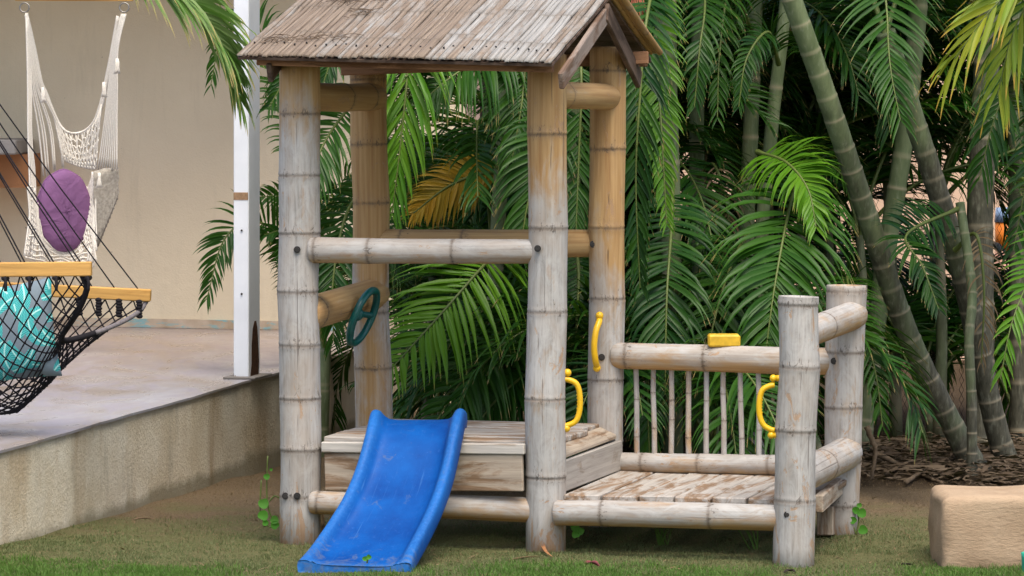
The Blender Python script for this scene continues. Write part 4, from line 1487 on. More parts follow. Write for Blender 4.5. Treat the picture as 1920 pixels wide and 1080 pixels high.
J = Join()
nu, nv = 15, 40
r_n = M(1.5, YA)
# two families of zig-zag cords make the diamond mesh, thickened at the knots
for fam in (1, -1):
    for s0 in range(-nv, nu + nv):
        pts = []
        for j in range(nv + 1):
            i = s0 + fam * j * 0.5
            if 0 <= i <= nu:
                u = (i / nu) ** 0.72
                pts.append(S(u, j / nv) + rng.normal(0, 0.0012, 3))
        if len(pts) > 1:
            J.add(tube(pts, r_n, 5))
V, F = J.get()
wobj('net', V, F, MBLK, hm)
kn = Join()
for i in range(nu + 1):
    for j in range(1, nv):
        for h_ in (0.0,):
            u = min(1.01, ((i + (0.5 if j % 2 else 0)) / nu)) ** 0.72
            if u <= 1:
                kn.add(sphere(S(u, j / nv), r_n * 1.75, 5, 4))
V, F = kn.get()
k_ = wobj('knots', V, F, MBLK, hm)
k_['kind'] = 'stuff'
# loops round the bars and hanging tails
for px in (165, 105, 55, 10):
    p = A0 + (A1 - A0) * ((px + 330) / 502)
    q = p + [0, 0, -M(14, YA)]
    J = Join().add(sphere(q - [0, 0, 0.006], (M(8, YA), 0.03, M(6, YA)), 10, 6))
    J.add(tube(catmull([q + [0, -0.02, 0], q + [0.006, -0.03, -0.03], q + [0.004, -0.026, -M(26, YA)]], 8), M(3.4, YA), 6))
    V, F = J.get()
    wobj('cord_loop', V, F, MBLK, hm)
for px in (262, 224, 186, 150):
    p = B0 + (B1 - B0) * ((px + 250) / 533)
    q = p + [0, 0, -M(12, YB)]
    J = Join()
    for k in range(6):
        J.add(sphere(q + [0.002 * (k % 2), -0.03, -M(5.5, YB) * k], (M(6.5, YB), 0.016, M(4.2, YB)), 10, 6))
    V, F = J.get()
    wobj('cord_loop', V, F, MBLK, hm)
# whipped edge of the open end
sel = np.array([S(1.0, v_) for v_ in np.linspace(0.0, 1.0, 60)])
sel = np.vstack([A0 + (A1 - A0) * 0.965 - [0, 0.0, M(12, YA)], sel[2:-2], B0 + (B1 - B0) * 0.985 - [0, 0, M(10, YB)]])
V, F = tube(sel[:44], M(6.0, YA), 8)
wobj('edge_cord', V, F, MBLK, hm)
V, F = tube(sel[43:], M(4.6, YB), 8)
wobj('edge_cord', V, F, MSEL, hm)

# leaf-print pillow inside it
pc = W(16, 624, 16.68)
hx, hz, tk = M(92, 16.6), M(96, 16.6), 0.09
n_ = 22
Vp, Fp = [], []
R = np.array(Matrix.Rotation(math.radians(-8), 3, 'Y')) @ np.array(Matrix.Rotation(math.radians(-14), 3, 'X'))
for sgn in (-1, 1):
    for i in range(n_ + 1):
        for j in range(n_ + 1):
            x, z = 2 * i / n_ - 1, 2 * j / n_ - 1
            pin = 1 - 0.07 * (1 - x * x) * abs(z) ** 3 - 0.0
            px_ = x * (1 - 0.07 * (1 - z * z) * abs(x) ** 2)
            pz_ = z * (1 - 0.07 * (1 - x * x) * abs(z) ** 2)
            t = ((1 - x ** 4) * (1 - z ** 4)) ** 0.45 if abs(x) < 1 and abs(z) < 1 else 0.0
            Vp.append(R @ np.array([px_ * hx, sgn * (tk * t + 0.0015), pz_ * hz]))
m_ = (n_ + 1) ** 2
for i in range(n_):
    for j in range(n_):
        q = i * (n_ + 1) + j
        Fp.append((q, q + n_ + 1, q + n_ + 2, q + 1))
        Fp.append((m_ + q, m_ + q + 1, m_ + q + n_ + 2, m_ + q + n_ + 1))
bd = [i * (n_ + 1) for i in range(n_ + 1)] + [n_ * (n_ + 1) + j for j in range(1, n_ + 1)] + [i * (n_ + 1) + n_ for i in range(n_ - 1, -1, -1)] + [j for j in range(n_ - 1, 0, -1)]
for a, b in zip(bd, bd[1:] + bd[:1]):
    Fp.append((a, m_ + a, m_ + b, b))
tag(obj('pillow', mesh('pillow', Vp, Fp, mat_pillow()), None, pc), 'grey pillow with a turquoise leaf print inside the black net hammock', 'pillow')

# ------------------------------------------------------------------ palms
def frond_np(path, ref, Lm, n, a0=62, a1=28, droop=0.10, wid=0.024, vfold=0.25, t0=0.12, seed=0, gap=0.05, rr=0.011):
    """a feather leaf along a path: returns vertices, faces, per-vertex attributes, material index"""
    rs = np.random.default_rng(seed)
    P_ = catmull(path, 40)
    T = unit(np.gradient(P_, axis=0))
    ref = np.asarray(ref, float)
    Sd = unit(np.cross(T, ref))
    Nn = unit(np.cross(Sd, T))
    ts = np.linspace(t0, 0.995, n)
    fi = ts * 39
    Vs, Fs, al, rn = [], [], [], []
    base = 0
    K = 6
    prof_w = np.array([0.35, 0.85, 1.0, 0.88, 0.62, 0.33, 0.03])
    for sg in (-1, 1):
        tt = np.clip(ts + rs.normal(0, 0.25 / n, n), t0, 0.999)
        keep = rs.random(n) > gap
        tt = tt[keep]
        m = len(tt)
        f = tt * 39
        i0 = np.clip(f.astype(int), 0, 38); fr = (f - i0)[:, None]
        p = P_[i0] * (1 - fr) + P_[i0 + 1] * fr
        t = unit(T[i0] * (1 - fr) + T[i0 + 1] * fr)
        s = unit(Sd[i0] * (1 - fr) + Sd[i0 + 1] * fr) * sg
        nn = unit(Nn[i0] * (1 - fr) + Nn[i0 + 1] * fr)
        q = (tt - t0) / (1 - t0)
        ang = np.radians(a0 + (a1 - a0) * q + rs.normal(0, 4.0, m))[:, None]
        d = unit(np.cos(ang) * t + np.sin(ang) * s + nn * (vfold + rs.normal(0, 0.10, m))[:, None])
        ln = Lm * (0.55 + 0.45 * np.sin(np.pi * np.clip(q * 1.15 + 0.08, 0, 1))) * np.where(q > 0.8, 1 - (q - 0.8) * 1.6, 1.0) * rs.uniform(0.88, 1.08, m)
        w0 = wid * rs.uniform(0.85, 1.15, m) * np.where(q > 0.85, 1 - (q - 0.85) * 2.5, 1)
        rnd = rs.random(m)
        drp = droop * rs.uniform(0.7, 1.4, m)
        pts = [p]
        dirs = [d]
        for k in range(K):
            step = (ln / K)[:, None]
            pts.append(pts[-1] + dirs[-1] * step)
            g = np.zeros((m, 3)); g[:, 2] = -1
            dirs.append(unit(dirs[-1] + g * (drp * (0.35 + 0.45 * k))[:, None]))
        for k in range(K + 1):
            dd = dirs[k]
            wv = unit(t - dd * np.sum(t * dd, 1, keepdims=True))
            nl = np.cross(dd, wv) * sg
            nl = nl * np.sign(np.sum(nl * nn, 1, keepdims=True) + 1e-9)
            hwid = (w0 * prof_w[k] * 0.5)[:, None]
            Vs += [pts[k] + wv * hwid, pts[k] - nl * hwid * 0.45, pts[k] - wv * hwid]
            al += [np.full(m, k / K)] * 3
            rn += [rnd] * 3
        idx = np.arange(m)
        for k in range(K):
            for c_ in range(2):
                r0 = base + (k * 3 + c_) * m + idx
                r1 = base + (k * 3 + c_ + 1) * m + idx
                r2 = base + ((k + 1) * 3 + c_ + 1) * m + idx
                r3 = base + ((k + 1) * 3 + c_) * m + idx
                Fs.append(np.stack([r0, r1, r2, r3], 1))
        base += (K + 1) * 3 * m
    Vs = np.vstack(Vs); al = np.concatenate(al); rn = np.concatenate(rn)
    Fs = np.vstack(Fs)
    nf = len(Fs)
    rad = np.interp(np.linspace(0, 1, 40), [0, 0.1, 1], [rr * 1.5, rr, rr * 0.25])
    Vt, Ft = tube(P_, rad, 6, caps=False)
    Ft = np.array(Ft) + len(Vs)
    V = np.vstack([Vs, Vt])
    F = np.vstack([Fs, Ft])
    al = np.r_[al, np.zeros(len(Vt))]
    rn = np.r_[rn, np.zeros(len(Vt))]
    return V, F, al, rn, np.r_[np.zeros(nf), np.ones(len(Ft))]


def frond(parent, path, Lm, n=44, ref=(0, -0.8, 0.6), mat=None, name='frond', **kw):
    kw['wid'] = kw.get('wid', 0.024) * 0.82
    V, F, al, rn, mi = frond_np(path, ref, Lm, int(n * 1.22), **kw)
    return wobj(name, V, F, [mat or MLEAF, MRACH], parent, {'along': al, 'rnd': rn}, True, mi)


def stem(parent, path, r0, r1, rings, seed=0, green0=0.0, name='trunk', mat=None):
    P_ = catmull(path, rings * 14)
    n = len(P_)
    t = np.linspace(0, 1, n)
    rs = np.random.default_rng(seed)
    pos = (np.arange(rings) + 0.5) / rings + rs.normal(0, 0.17 / rings, rings)
    rad = r0 + (r1 - r0) * t
    rad = rad * (1 + 0.35 * np.exp(-t / 0.04))
    nd = np.zeros(n)
    for p in pos:
        d = (t - p) * n
        nd = np.maximum(nd, np.exp(-(d / 0.55) ** 2))
        st_ = np.where((d > 0) & (d < 14), 1 - d / 14, 0)
        rad = rad * (1 - 0.045 * st_)
    rad = rad * (1 + 0.05 * nd)
    tone = np.interp(t, np.linspace(0, 1, rings + 1), rs.normal(0, 0.12, rings + 1))
    V, F = tube(P_, rad, 18)
    return wobj(name, V, F, mat or MSTEM, parent, {'node': np.repeat(nd, 18), 'along': np.repeat(np.clip(t + green0 + tone, 0, 1), 18)})


# shared frond meshes for the mass of the clump: base at the origin, arching out along +X
def arch(el0, el1, L, n=12, bend=1.0):
    p = np.array([0.0, 0, 0]); out = [p]
    for k in range(n):
        e = math.radians(el0 + (el1 - el0) * ((k / (n - 1)) ** bend))
        p = p + np.array([math.cos(e), 0, math.sin(e)]) * L / n
        out.append(p)
    return np.array(out)


LM_ = 1.06
VAR = []
for k, (e0, e1, L, lm) in enumerate(((72, -35, 1.9, 0.46), (78, -60, 2.1, 0.50), (62, -20, 1.6, 0.42), (55, -55, 1.8, 0.48), (80, -10, 1.5, 0.40), (68, -75, 2.0, 0.46))):
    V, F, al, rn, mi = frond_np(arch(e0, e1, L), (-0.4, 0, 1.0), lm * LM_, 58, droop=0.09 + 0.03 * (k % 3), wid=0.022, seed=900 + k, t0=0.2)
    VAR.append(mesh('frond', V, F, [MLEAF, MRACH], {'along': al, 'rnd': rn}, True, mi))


def fill_fronds(parent, base, n, seed, az=None, smin=0.75, smax=1.1, tilt=10, kinds=(0, 1, 2, 3, 4, 5)):
    rs = np.random.default_rng(seed)
    ph0 = rs.uniform(0, 360)
    for k in range(n):
        a = math.radians(ph0 + k * 137.5 + rs.normal(0, 12)) if az is None else math.radians(rs.uniform(*az))
        s = rs.uniform(smin, smax)
        q = Matrix.Rotation(a, 4, 'Z') @ Matrix.Rotation(math.radians(rs.normal(0, tilt)), 4, 'Y') @ Matrix.Rotation(math.radians(rs.normal(0, 8)), 4, 'X')
        o = obj('frond', VAR[kinds[int(rs.integers(len(kinds)))]], parent, base, q.to_quaternion())
        o.scale = (s, s, s)


def palm(label, path, r0, r1, rings, seed, nf=6, green0=0.0, cat='palm', group='areca palms behind the playhouse', az=None, **kw):
    p0_ = np.asarray(path[0])
    g = thing('areca_palm', label, cat, p0_, group)
    stem(g, path, r0, r1, rings, seed, green0)
    if nf:
        fill_fronds(g, np.asarray(path[-1]) - [0, 0, 0.02], nf, seed + 40, az, **kw)
    return g


def on_ground(px, Y):
    x = (px - 960) * Y / FOC
    return np.array([x, Y, float(ground_z(x, Y)) - 0.03])


T1 = palm('ringed green palm trunk slanting from the upper middle down to the right bed', [W(1845, 905, 19.3), W(1795, 815, 19.25), W(1700, 620, 19.1), W(1618, 380, 18.9), W(1550, 180, 18.7), W(1482, -10, 18.55), W(1440, -150, 18.5), W(1400, -330, 18.5)], M(22, 19.3), M(18.5, 18.5), 27, 1, 6, 0.08, az=(20, 160))
T2 = palm('thick dark palm trunk leaning left at the right edge, ending in a hanging frond', [W(1900, 900, 19.6), W(1865, 790, 19.55), W(1805, 520, 19.4), W(1755, 350, 19.3), W(1703, 190, 19.2), W(1660, 60, 19.1)], M(22, 19.6), M(20, 19.1), 17, 2, 3, -0.3, az=(30, 150))
T3 = palm('dark green palm stem rising behind the crossing of the two leaning trunks', [on_ground(1610, 20.0), W(1655, 520, 20.0), W(1690, 300, 20.0), W(1712, 120, 20.0), W(1725, -40, 20.0), W(1735, -300, 20.0)], M(19, 20), M(17, 20), 17, 3, 7, 0.45, az=(30, 150))
T4 = palm('upright pale green palm stem just right of the playhouse gable', [on_ground(1262, 18.9), W(1261, 700, 18.9), W(1259, 420, 18.9), W(1252, 150, 18.9), W(1250, -120, 18.9), W(1250, -330, 18.9)], M(19, 18.9), M(18, 18.9), 13, 4, 7, 0.75, az=(10, 170))
T5 = palm('slim upright palm stem second to the right of the gable', [on_ground(1318, 19.6), W(1312, 500, 19.6), W(1306, 250, 19.6), W(1312, 0, 19.6), W(1312, -160, 19.6), W(1315, -380, 19.6)], M(15, 19.6), M(14, 19.6), 13, 5, 7, 0.65, az=(30, 150))
T6 = palm('straight green palm stem in the gap above the side deck', [on_ground(1392, 19.8), W(1398, 480, 19.8), W(1408, 230, 19.8), W(1416, 0, 19.8), W(1420, -170, 19.8), W(1424, -350, 19.8)], M(16, 19.8), M(14, 19.8), 13, 6, 7, 0.7, az=(30, 150))
T7 = palm('thin green palm stem tilted right above the side deck', [on_ground(1405, 19.4), W(1425, 480, 19.4), W(1448, 230, 19.4), W(1472, 20, 19.4), W(1488, -150, 19.4)], M(14, 19.4), M(12, 19.4), 12, 7, 3, 0.75, az=(30, 150))
T8 = palm('yellow green palm stem seen through the upper opening of the playhouse', [on_ground(915, 19.2), W(925, 600, 19.2), W(934, 420, 19.2), W(945, 220, 19.2), W(955, 20, 19.2)], M(16, 19.2), M(13, 19.2), 9, 8, 4, 0.6, az=(20, 160))
T9 = palm('stout brown palm trunk behind the trunk at the right edge', [on_ground(1840, 20.2), W(1838, 560, 20.2), W(1838, 380, 20.2), W(1850, 120, 20.2), W(1852, -80, 20.2), W(1855, -330, 20.2)], M(27, 20.2), M(23, 20.2), 15, 9, 7, -0.2, az=(10, 170))
T10 = palm('slender knobbly palm stem between the two leaning trunks', [on_ground(1822, 19.0), W(1822, 760, 19.0), W(1817, 640, 19.0), W(1822, 540, 19.1), W(1800, 380, 19.2)], M(10, 19), M(9, 19), 14, 10, 0, 0.1)
T11 = palm('palm hidden behind the left posts with fronds reaching to the white column', [on_ground(690, 19.3), W(700, 500, 19.3), W(700, 200, 19.3), W(695, -60, 19.3)], M(15, 19.3), M(13, 19.3), 11, 11, 3, 0.4, az=(20, 100))
T12 = palm('brown palm trunk in the shade at the right margin of the picture', [on_ground(1912, 20.6), W(1908, 560, 20.6), W(1905, 300, 20.6), W(1900, 0, 20.6)], M(17, 20.6), M(15, 20.6), 11, 12, 3, -0.3, az=(20, 160))
T13 = palm('palm stem in shade behind the centre front post', [on_ground(1085, 19.0), W(1080, 560, 19.0), W(1074, 250, 19.0), W(1078, -60, 19.0)], M(15, 19), M(13, 19), 11, 13, 4, 0.5, az=(20, 160))
# low suckers and young plants filling the clump
YG = 'young palms filling the clump behind the playhouse'


def young(px, Y, n, zs, lab, k, az=None):
    b = on_ground(px, Y)
    g = thing('young_palm', lab, 'palm', b, YG)
    top = b + [rng.normal(0, 0.05), 0, zs]
    V, F = tube(catmull([b, b + (top - b) * 0.5 + [0.02, 0, 0], top], 8), np.linspace(0.04, 0.022, 8), 10)
    wobj('stem', V, F, MSTEM, g, {'node': np.tile(np.repeat([0, 1, 0, 0], 10), 2), 'along': np.full(len(V), 0.5)})
    fill_fronds(g, top - [0, 0, 0.03], n, 500 + k, az, 0.8, 1.15, 8, (0, 1, 2, 4, 5))


NEAR = [(1210, 18.9, 7, 'young palm low between the golden back post and the first balusters', None), (1330, 18.8, 7, 'young palm directly behind the middle balusters of the side deck', (80, 290)), (1450, 19.3, 7, 'young palm behind the last balusters and the low front post', (90, 240)), (1530, 19.3, 6, 'young palm low behind the two short posts of the side deck', (60, 240)), (1120, 19.4, 7, 'young palm in the narrow gap between the two tall right posts', None), (980, 19.4, 6, 'young palm low behind the right half of the playhouse opening', (0, 110)), (850, 19.6, 7, 'young palm low behind the middle of the playhouse opening', (-20, 100)), (800, 19.3, 5, 'young palm low behind the left half of the playhouse opening', (-20, 90)), (1620, 20.6, 7, 'young palm standing between the slanting trunk and the right rear post', (20, 160)), (1750, 20.7, 7, 'young palm in the dark gap between the two leaning trunks', (20, 160)), (1900, 20.8, 6, 'young palm in shade low at the right margin', (20, 160))]
for k, (px, Y, n, lab, az) in enumerate(NEAR):
    young(px, Y, n, 0.22, lab, k, az)
FARG = [(1230, 20.6, 1.5), (1300, 20.9, 1.9), (1370, 20.7, 1.3), (1430, 20.9, 1.8), (1500, 20.7, 1.5), (1560, 20.8, 1.9), (1620, 20.5, 1.2), (1680, 20.9, 1.7), (1760, 20.6, 1.4), (1830, 20.9, 1.9), (1900, 20.9, 1.4), (1960, 20.5, 1.8), (1150, 20.5, 1.7), (1080, 20.2, 1.3), (1010, 20.6, 1.8), (960, 20.2, 1.0), (1010, 21.5, 0.5), (1100, 21.6, 0.9), (1200, 21.7, 0.6), (1310, 21.6, 0.8), (1420, 21.8, 0.6), (865, 21.0, 0.7), (790, 21.2, 1.0), (930, 21.3, 0.5), (735, 21.5, 0.5)]
for k, (px, Y, zs) in enumerate(FARG):
    young(px, Y, 9, zs, 'palm with dense dark fronds in the shaded back row of the clump', 100 + k, (10, 170) if px > 1480 else ((10, 100) if px < 900 else None))

LK = {}


def key(parent, pts, L, n=40, ref=(0, -0.9, 0.35), mat=None, **kw):
    p = [W(*q) for q in pts]
    Ym = pts[len(pts) // 2][2]
    return frond(parent, p, M(L, Ym), n, ref, mat, seed=int(abs(hash_(pts))), **kw)


def hash_(pts):
    return sum(int(a * 7 + b * 13) for a, b, _ in pts) % 100000


# seen through the frame
key(T8, [(975, 430, 18.9), (905, 500, 18.4), (830, 585, 18.15), (735, 690, 17.95)], 190, 36, mat=MLEAFB, a0=62, a1=40, droop=0.16, wid=0.034, vfold=0.05, t0=0.1)
key(T8, [(1030, 540, 18.8), (935, 625, 18.4), (865, 715, 18.2), (812, 800, 18.05)], 165, 36, a0=62, a1=38, droop=0.15, wid=0.031, vfold=0.05)
key(T13, [(1060, 640, 18.8), (1000, 690, 18.5), (935, 745, 18.3), (880, 815, 18.2)], 125, 34, droop=0.16, wid=0.026)
key(T13, [(1075, 720, 18.7), (1000, 750, 18.5), (920, 800, 18.3), (870, 850, 18.2)], 120, 34, droop=0.16, wid=0.026)
key(T11, [(700, -60, 19.2), (745, -40, 18.8), (765, 90, 18.5), (752, 260, 18.4), (735, 400, 18.35)], 190, 40, droop=0.22, wid=0.030, mat=MLEAFB, a0=40, a1=20)
key(T8, [(1000, 40, 19.0), (930, 100, 18.8), (860, 135, 18.6), (790, 190, 18.5)], 165, 38, droop=0.25, wid=0.028)
key(T8, [(955, 20, 19.2), (985, 60, 18.9), (980, 180, 18.7), (960, 300, 18.6)], 150, 38, droop=0.18, wid=0.028)
key(T8, [(950, 330, 19.3), (905, 325, 19.25), (840, 350, 19.2), (775, 400, 19.15)], 88, 34, mat=MLEAFO, droop=0.14, wid=0.026, vfold=0.0)
key(T13, [(1074, 180, 18.8), (1020, 260, 18.5), (990, 380, 18.4), (975, 470, 18.35)], 130, 40, droop=0.16, wid=0.027)
key(T13, [(1078, 0, 18.8), (1090, 140, 18.5), (1085, 300, 18.4), (1080, 430, 18.3)], 105, 40, droop=0.12)
key(T13, [(1078, 440, 18.8), (1085, 520, 18.6), (1080, 640, 18.5), (1085, 760, 18.5)], 95, 36, droop=0.14)
# between the two left posts and around the column
key(T11, [(705, 150, 19.2), (652, 205, 18.9), (603, 278, 18.7), (560, 400, 18.6)], 120, 40, droop=0.18, wid=0.026)
key(T11, [(700, 330, 19.2), (650, 400, 18.9), (625, 520, 18.7), (625, 640, 18.7)], 120, 38, droop=0.15, wid=0.024)
key(T11, [(720, 30, 19.2), (675, 50, 18.9), (630, 95, 18.7), (600, 175, 18.65)], 95, 36, droop=0.2, wid=0.024)
key(T11, [(690, 60, 19.3), (620, 60, 19.0), (560, 110, 18.9), (505, 200, 18.85)], 95, 36, droop=0.2, wid=0.022)
cp = thing('areca_palm', 'low palm growing at the patio corner, fronds spreading on both sides of the white column', 'palm', on_ground(600, 21.0), 'areca palms behind the playhouse')
stem(cp, [on_ground(600, 21.0), W(604, 760, 21.0), W(610, 640, 21.0)], 0.05, 0.035, 5, 77, 0.5)
key(cp, [(608, 660, 21.0), (560, 480, 20.9), (480, 415, 20.75), (420, 450, 20.65), (388, 560, 20.6)], 88, 44, droop=0.10, wid=0.020, t0=0.3)
key(cp, [(608, 660, 21.0), (590, 430, 21.0), (540, 372, 20.95), (470, 370, 20.9)], 78, 40, droop=0.12, wid=0.02, t0=0.3)
key(cp, [(608, 650, 20.95), (585, 540, 20.8), (540, 440, 20.7), (495, 440, 20.6)], 84, 40, droop=0.12, wid=0.02, t0=0.25)
key(cp, [(608, 650, 21.0), (620, 420, 20.9), (650, 330, 20.8), (690, 350, 20.7)], 90, 40, droop=0.12, wid=0.02, t0=0.25)
key(cp, [(608, 650, 21.0), (560, 300, 21.4), (480, 40, 21.6), (420, 60, 21.6), (395, 160, 21.6)], 75, 46, droop=0.16, wid=0.02, t0=0.45)
# right of the gable
key(T4, [(1250, -110, 18.8), (1215, 20, 18.0), (1200, 180, 17.8), (1192, 340, 17.75), (1200, 540, 17.75)], 125, 54, droop=0.14, wid=0.027, a0=50, a1=24)
key(T4, [(1250, -110, 18.9), (1230, 60, 18.5), (1240, 240, 18.3), (1250, 420, 18.2)], 85, 46, droop=0.12, wid=0.024, mat=MLEAFB)
key(T4, [(1262, 330, 18.8), (1258, 440, 18.4), (1250, 560, 18.15), (1247, 740, 18.05)], 150, 42, droop=0.22, wid=0.030, a0=66, a1=35)
key(T5, [(1312, -140, 19.5), (1322, 0, 18.9), (1312, 90, 18.7), (1302, 200, 18.65)], 95, 40, droop=0.16, wid=0.026)
key(T4, [(1250, -60, 18.9), (1215, -30, 18.5), (1195, 60, 18.3), (1180, 160, 18.2)], 80, 40, droop=0.16, wid=0.024)
key(T7, [(1500, 320, 18.9), (1478, 400, 18.4), (1452, 540, 18.1), (1432, 690, 18.0)], 205, 46, droop=0.20, wid=0.036, a0=68, a1=36)
key(T7, [(1420, 285, 18.9), (1475, 305, 18.5), (1515, 355, 18.3), (1530, 425, 18.2)], 120, 40, droop=0.16, wid=0.030, mat=MLEAFB)
key(T6, [(1400, 440, 19.2), (1370, 500, 18.6), (1335, 620, 18.3), (1310, 780, 18.2)], 150, 42, droop=0.18, wid=0.031, a0=62, a1=34)
key(T4, [(1262, 560, 18.7), (1225, 640, 18.3), (1215, 740, 18.1), (1218, 860, 18.05)], 120, 40, droop=0.18, wid=0.027)
key(T7, [(1440, 560, 18.9), (1400, 640, 18.5), (1385, 740, 18.3), (1390, 860, 18.3)], 120, 38, droop=0.16, wid=0.027)
key(T3, [(1730, -110, 19.9), (1665, -60, 19.0), (1664, 40, 18.7), (1670, 130, 18.5), (1688, 225, 18.4)], 165, 46, droop=0.10, wid=0.026, a0=74, a1=26)
key(T10, [(1800, 390, 19.2), (1700, 440, 18.8), (1730, 500, 18.6), (1760, 580, 18.5)], 95, 40, droop=0.12, wid=0.022)
key(T12, [(1900, 20, 20.5), (1930, -60, 18.6), (1900, 120, 18.3), (1862, 230, 18.2), (1835, 340, 18.2)], 185, 48, droop=0.14, wid=0.030, a0=60, a1=26, t0=0.3)
key(T12, [(1905, 330, 20.5), (1990, 380, 18.4), (1935, 510, 17.8), (1897, 605, 17.6), (1876, 710, 17.55)], 125, 46, droop=0.08, wid=0.024, mat=MLEAFB, a0=66, a1=26, t0=0.35)
key(T12, [(1903, 240, 20.5), (1960, 200, 18.9), (1925, 340, 18.5), (1900, 470, 18.4)], 130, 40, droop=0.14, wid=0.026, t0=0.3)
key(T12, [(1900, -40, 20.3), (2040, -200, 18.0), (1960, -80, 17.5), (1865, 10, 17.3), (1790, 110, 17.25)], 300, 40, droop=0.09, wid=0.036, mat=MLEAFY, a0=46, a1=14, t0=0.36, vfold=0.1)
key(T12, [(1900, -40, 20.3), (2000, -160, 18.2), (1960, -60, 17.7), (1900, 60, 17.5), (1870, 180, 17.45)], 290, 38, droop=0.16, wid=0.033, mat=MLEAFY, a0=44, a1=16, t0=0.36, vfold=0.1)
key(T3, [(1640, 640, 19.6), (1590, 520, 19.0), (1605, 590, 18.4), (1640, 690, 18.2), (1655, 800, 18.15)], 88, 40, droop=0.14, wid=0.022, t0=0.3)
key(T6, [(1410, 60, 19.7), (1370, -20, 19.2), (1350, 90, 18.9), (1345, 220, 18.8)], 90, 38, droop=0.16, wid=0.022)
key(T7, [(1460, 120, 19.3), (1440, 60, 19.0), (1400, 110, 18.8), (1385, 200, 18.75)], 70, 34, droop=0.18, wid=0.02)
# reddish fruiting strands beside the gable
J = Join()
for k in range(9):
    x_ = 1186 + k * 2.6
    J.add(tube(catmull([W(1200 + k, -60, 18.2), W(x_ - 2, -10, 18.1), W(x_ + rng.uniform(-2, 8), rng.uniform(25, 62), 18.08)], 10), M(1.1, 18), 5))
V, F = J.get()
wobj('fruit_stalk', V, F, plain('red_stalk', (0.40, 0.12, 0.06, 1), 0.6), T4)
# brown, dried fronds hanging in the clump
key(T2, [(1790, 470, 19.3), (1830, 440, 19.2), (1845, 540, 19.1), (1840, 680, 19.1)], 70, 26, droop=0.35, wid=0.012, mat=MDRY, gap=0.35)
key(T5, [(1310, 330, 19.5), (1340, 310, 19.2), (1365, 400, 19.1), (1370, 520, 19.1)], 70, 26, droop=0.35, wid=0.012, mat=MDRY, gap=0.35)

# the frond coloured as sunlit, hanging in at the top left belongs to a palm standing on the patio, left of the frame
T14 = palm('palm left of the frame whose frond, coloured as sunlit, hangs in front of the wall', [np.array([-2.85, 17.9, ZP]), np.array([-2.83, 17.9, 1.6]), np.array([-2.8, 17.9, 2.85])], 0.06, 0.05, 14, 61, 0, 0.4, group='areca palms behind the playhouse')
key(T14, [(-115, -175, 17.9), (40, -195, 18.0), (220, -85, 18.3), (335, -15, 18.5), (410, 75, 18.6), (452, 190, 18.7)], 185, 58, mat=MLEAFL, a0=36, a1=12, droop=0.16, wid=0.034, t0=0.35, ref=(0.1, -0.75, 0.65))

# ------------------------------------------------------------------ chain-link fence, neighbour's wall beyond
fz0, fz1, fy = 0.0, 2.3, 21.3
fx0, fx1 = 1.55, 4.2
fe = thing('chain_link_fence', 'chain link fence standing behind the palms on the right', 'fence', (2.9, fy, 0.0))
MWIRE = plain('dark_wire', (0.055, 0.05, 0.045, 1), 0.6, 0.4, 0.5)
J = Join()
step = 0.055
nxw = int((fx1 - fx0) / step)
for fam in (0, 1):
    for k in range(nxw):
        xa_ = fx0 + k * step
        pts = []
        for j in range(int((fz1 - fz0) / step) + 1):
            off_ = step / 2 * ((j + fam) % 2) * (1 if fam == 0 else -1)
            pts.append((xa_ + (step / 2 if (j % 2) == fam else 0), fy + (0.003 if (j + fam) % 2 else -0.003), fz0 + 0.02 + j * step))
        J.add(tube(pts, 0.0016, 3, caps=False))
V, F = J.get()
wm = wobj('wire_mesh', V, F, MWIRE, fe)
wm['kind'] = 'stuff'
for x in (fx0, 2.45, 3.35, fx1):
    V, F = tube([(x, fy + 0.03, -0.2), (x, fy + 0.03, 2.36)], 0.024, 12)
    wobj('fence_post', V, F, MSTEEL, fe)
V, F = tube([(fx0, fy + 0.03, 2.32), (fx1, fy + 0.03, 2.32)], 0.02, 10)
wobj('fence_rail', V, F, MSTEEL, fe)
nw = thing('neighbour_wall', 'peach painted wall far behind the chain link fence', 'wall', (3, 27.5, 0))
V, F = box_pts([(0.6, 27.5, -0.2), (12, 26.5, -0.2), (12, 26.8, -0.2), (0.6, 27.8, -0.2), (0.6, 27.5, 3.6), (12, 26.5, 3.6), (12, 26.8, 3.6), (0.6, 27.8, 3.6)])
wobj('wall', V, F, mat_wall('peach_paint', (0.74, 0.52, 0.36, 1), (0.66, 0.45, 0.31, 1), 0.1), nw, smooth=False)
# orange object seen through the gap at the right
c = W(1889, 455, 25.0)
J = Join()
ob = thing('storage_drum', 'orange drum with a blue lid glimpsed through the fence at the right', 'drum', (c[0], 25.0, 0.0))
V, F = tube([(c[0], 25.0, 0.95), (c[0], 25.0, 1.14)], [0.085, 0.085], 20)
wobj('drum', V, F, plain('orange_plastic', (0.80, 0.22, 0.02, 1), 0.4), ob)
V, F = tube([(c[0], 25.0, 1.142), (c[0], 25.0, 1.24)], [0.09, 0.08], 20)
wobj('lid', V, F, plain('pale_blue_plastic', (0.30, 0.42, 0.62, 1), 0.4), ob)
V, F = tube([(c[0], 25.0, -0.05), (c[0], 25.0, 0.948)], [0.10, 0.085], 20)
wobj('stand', V, F, plain('red_brown_plastic', (0.55, 0.30, 0.20, 1), 0.5), ob)

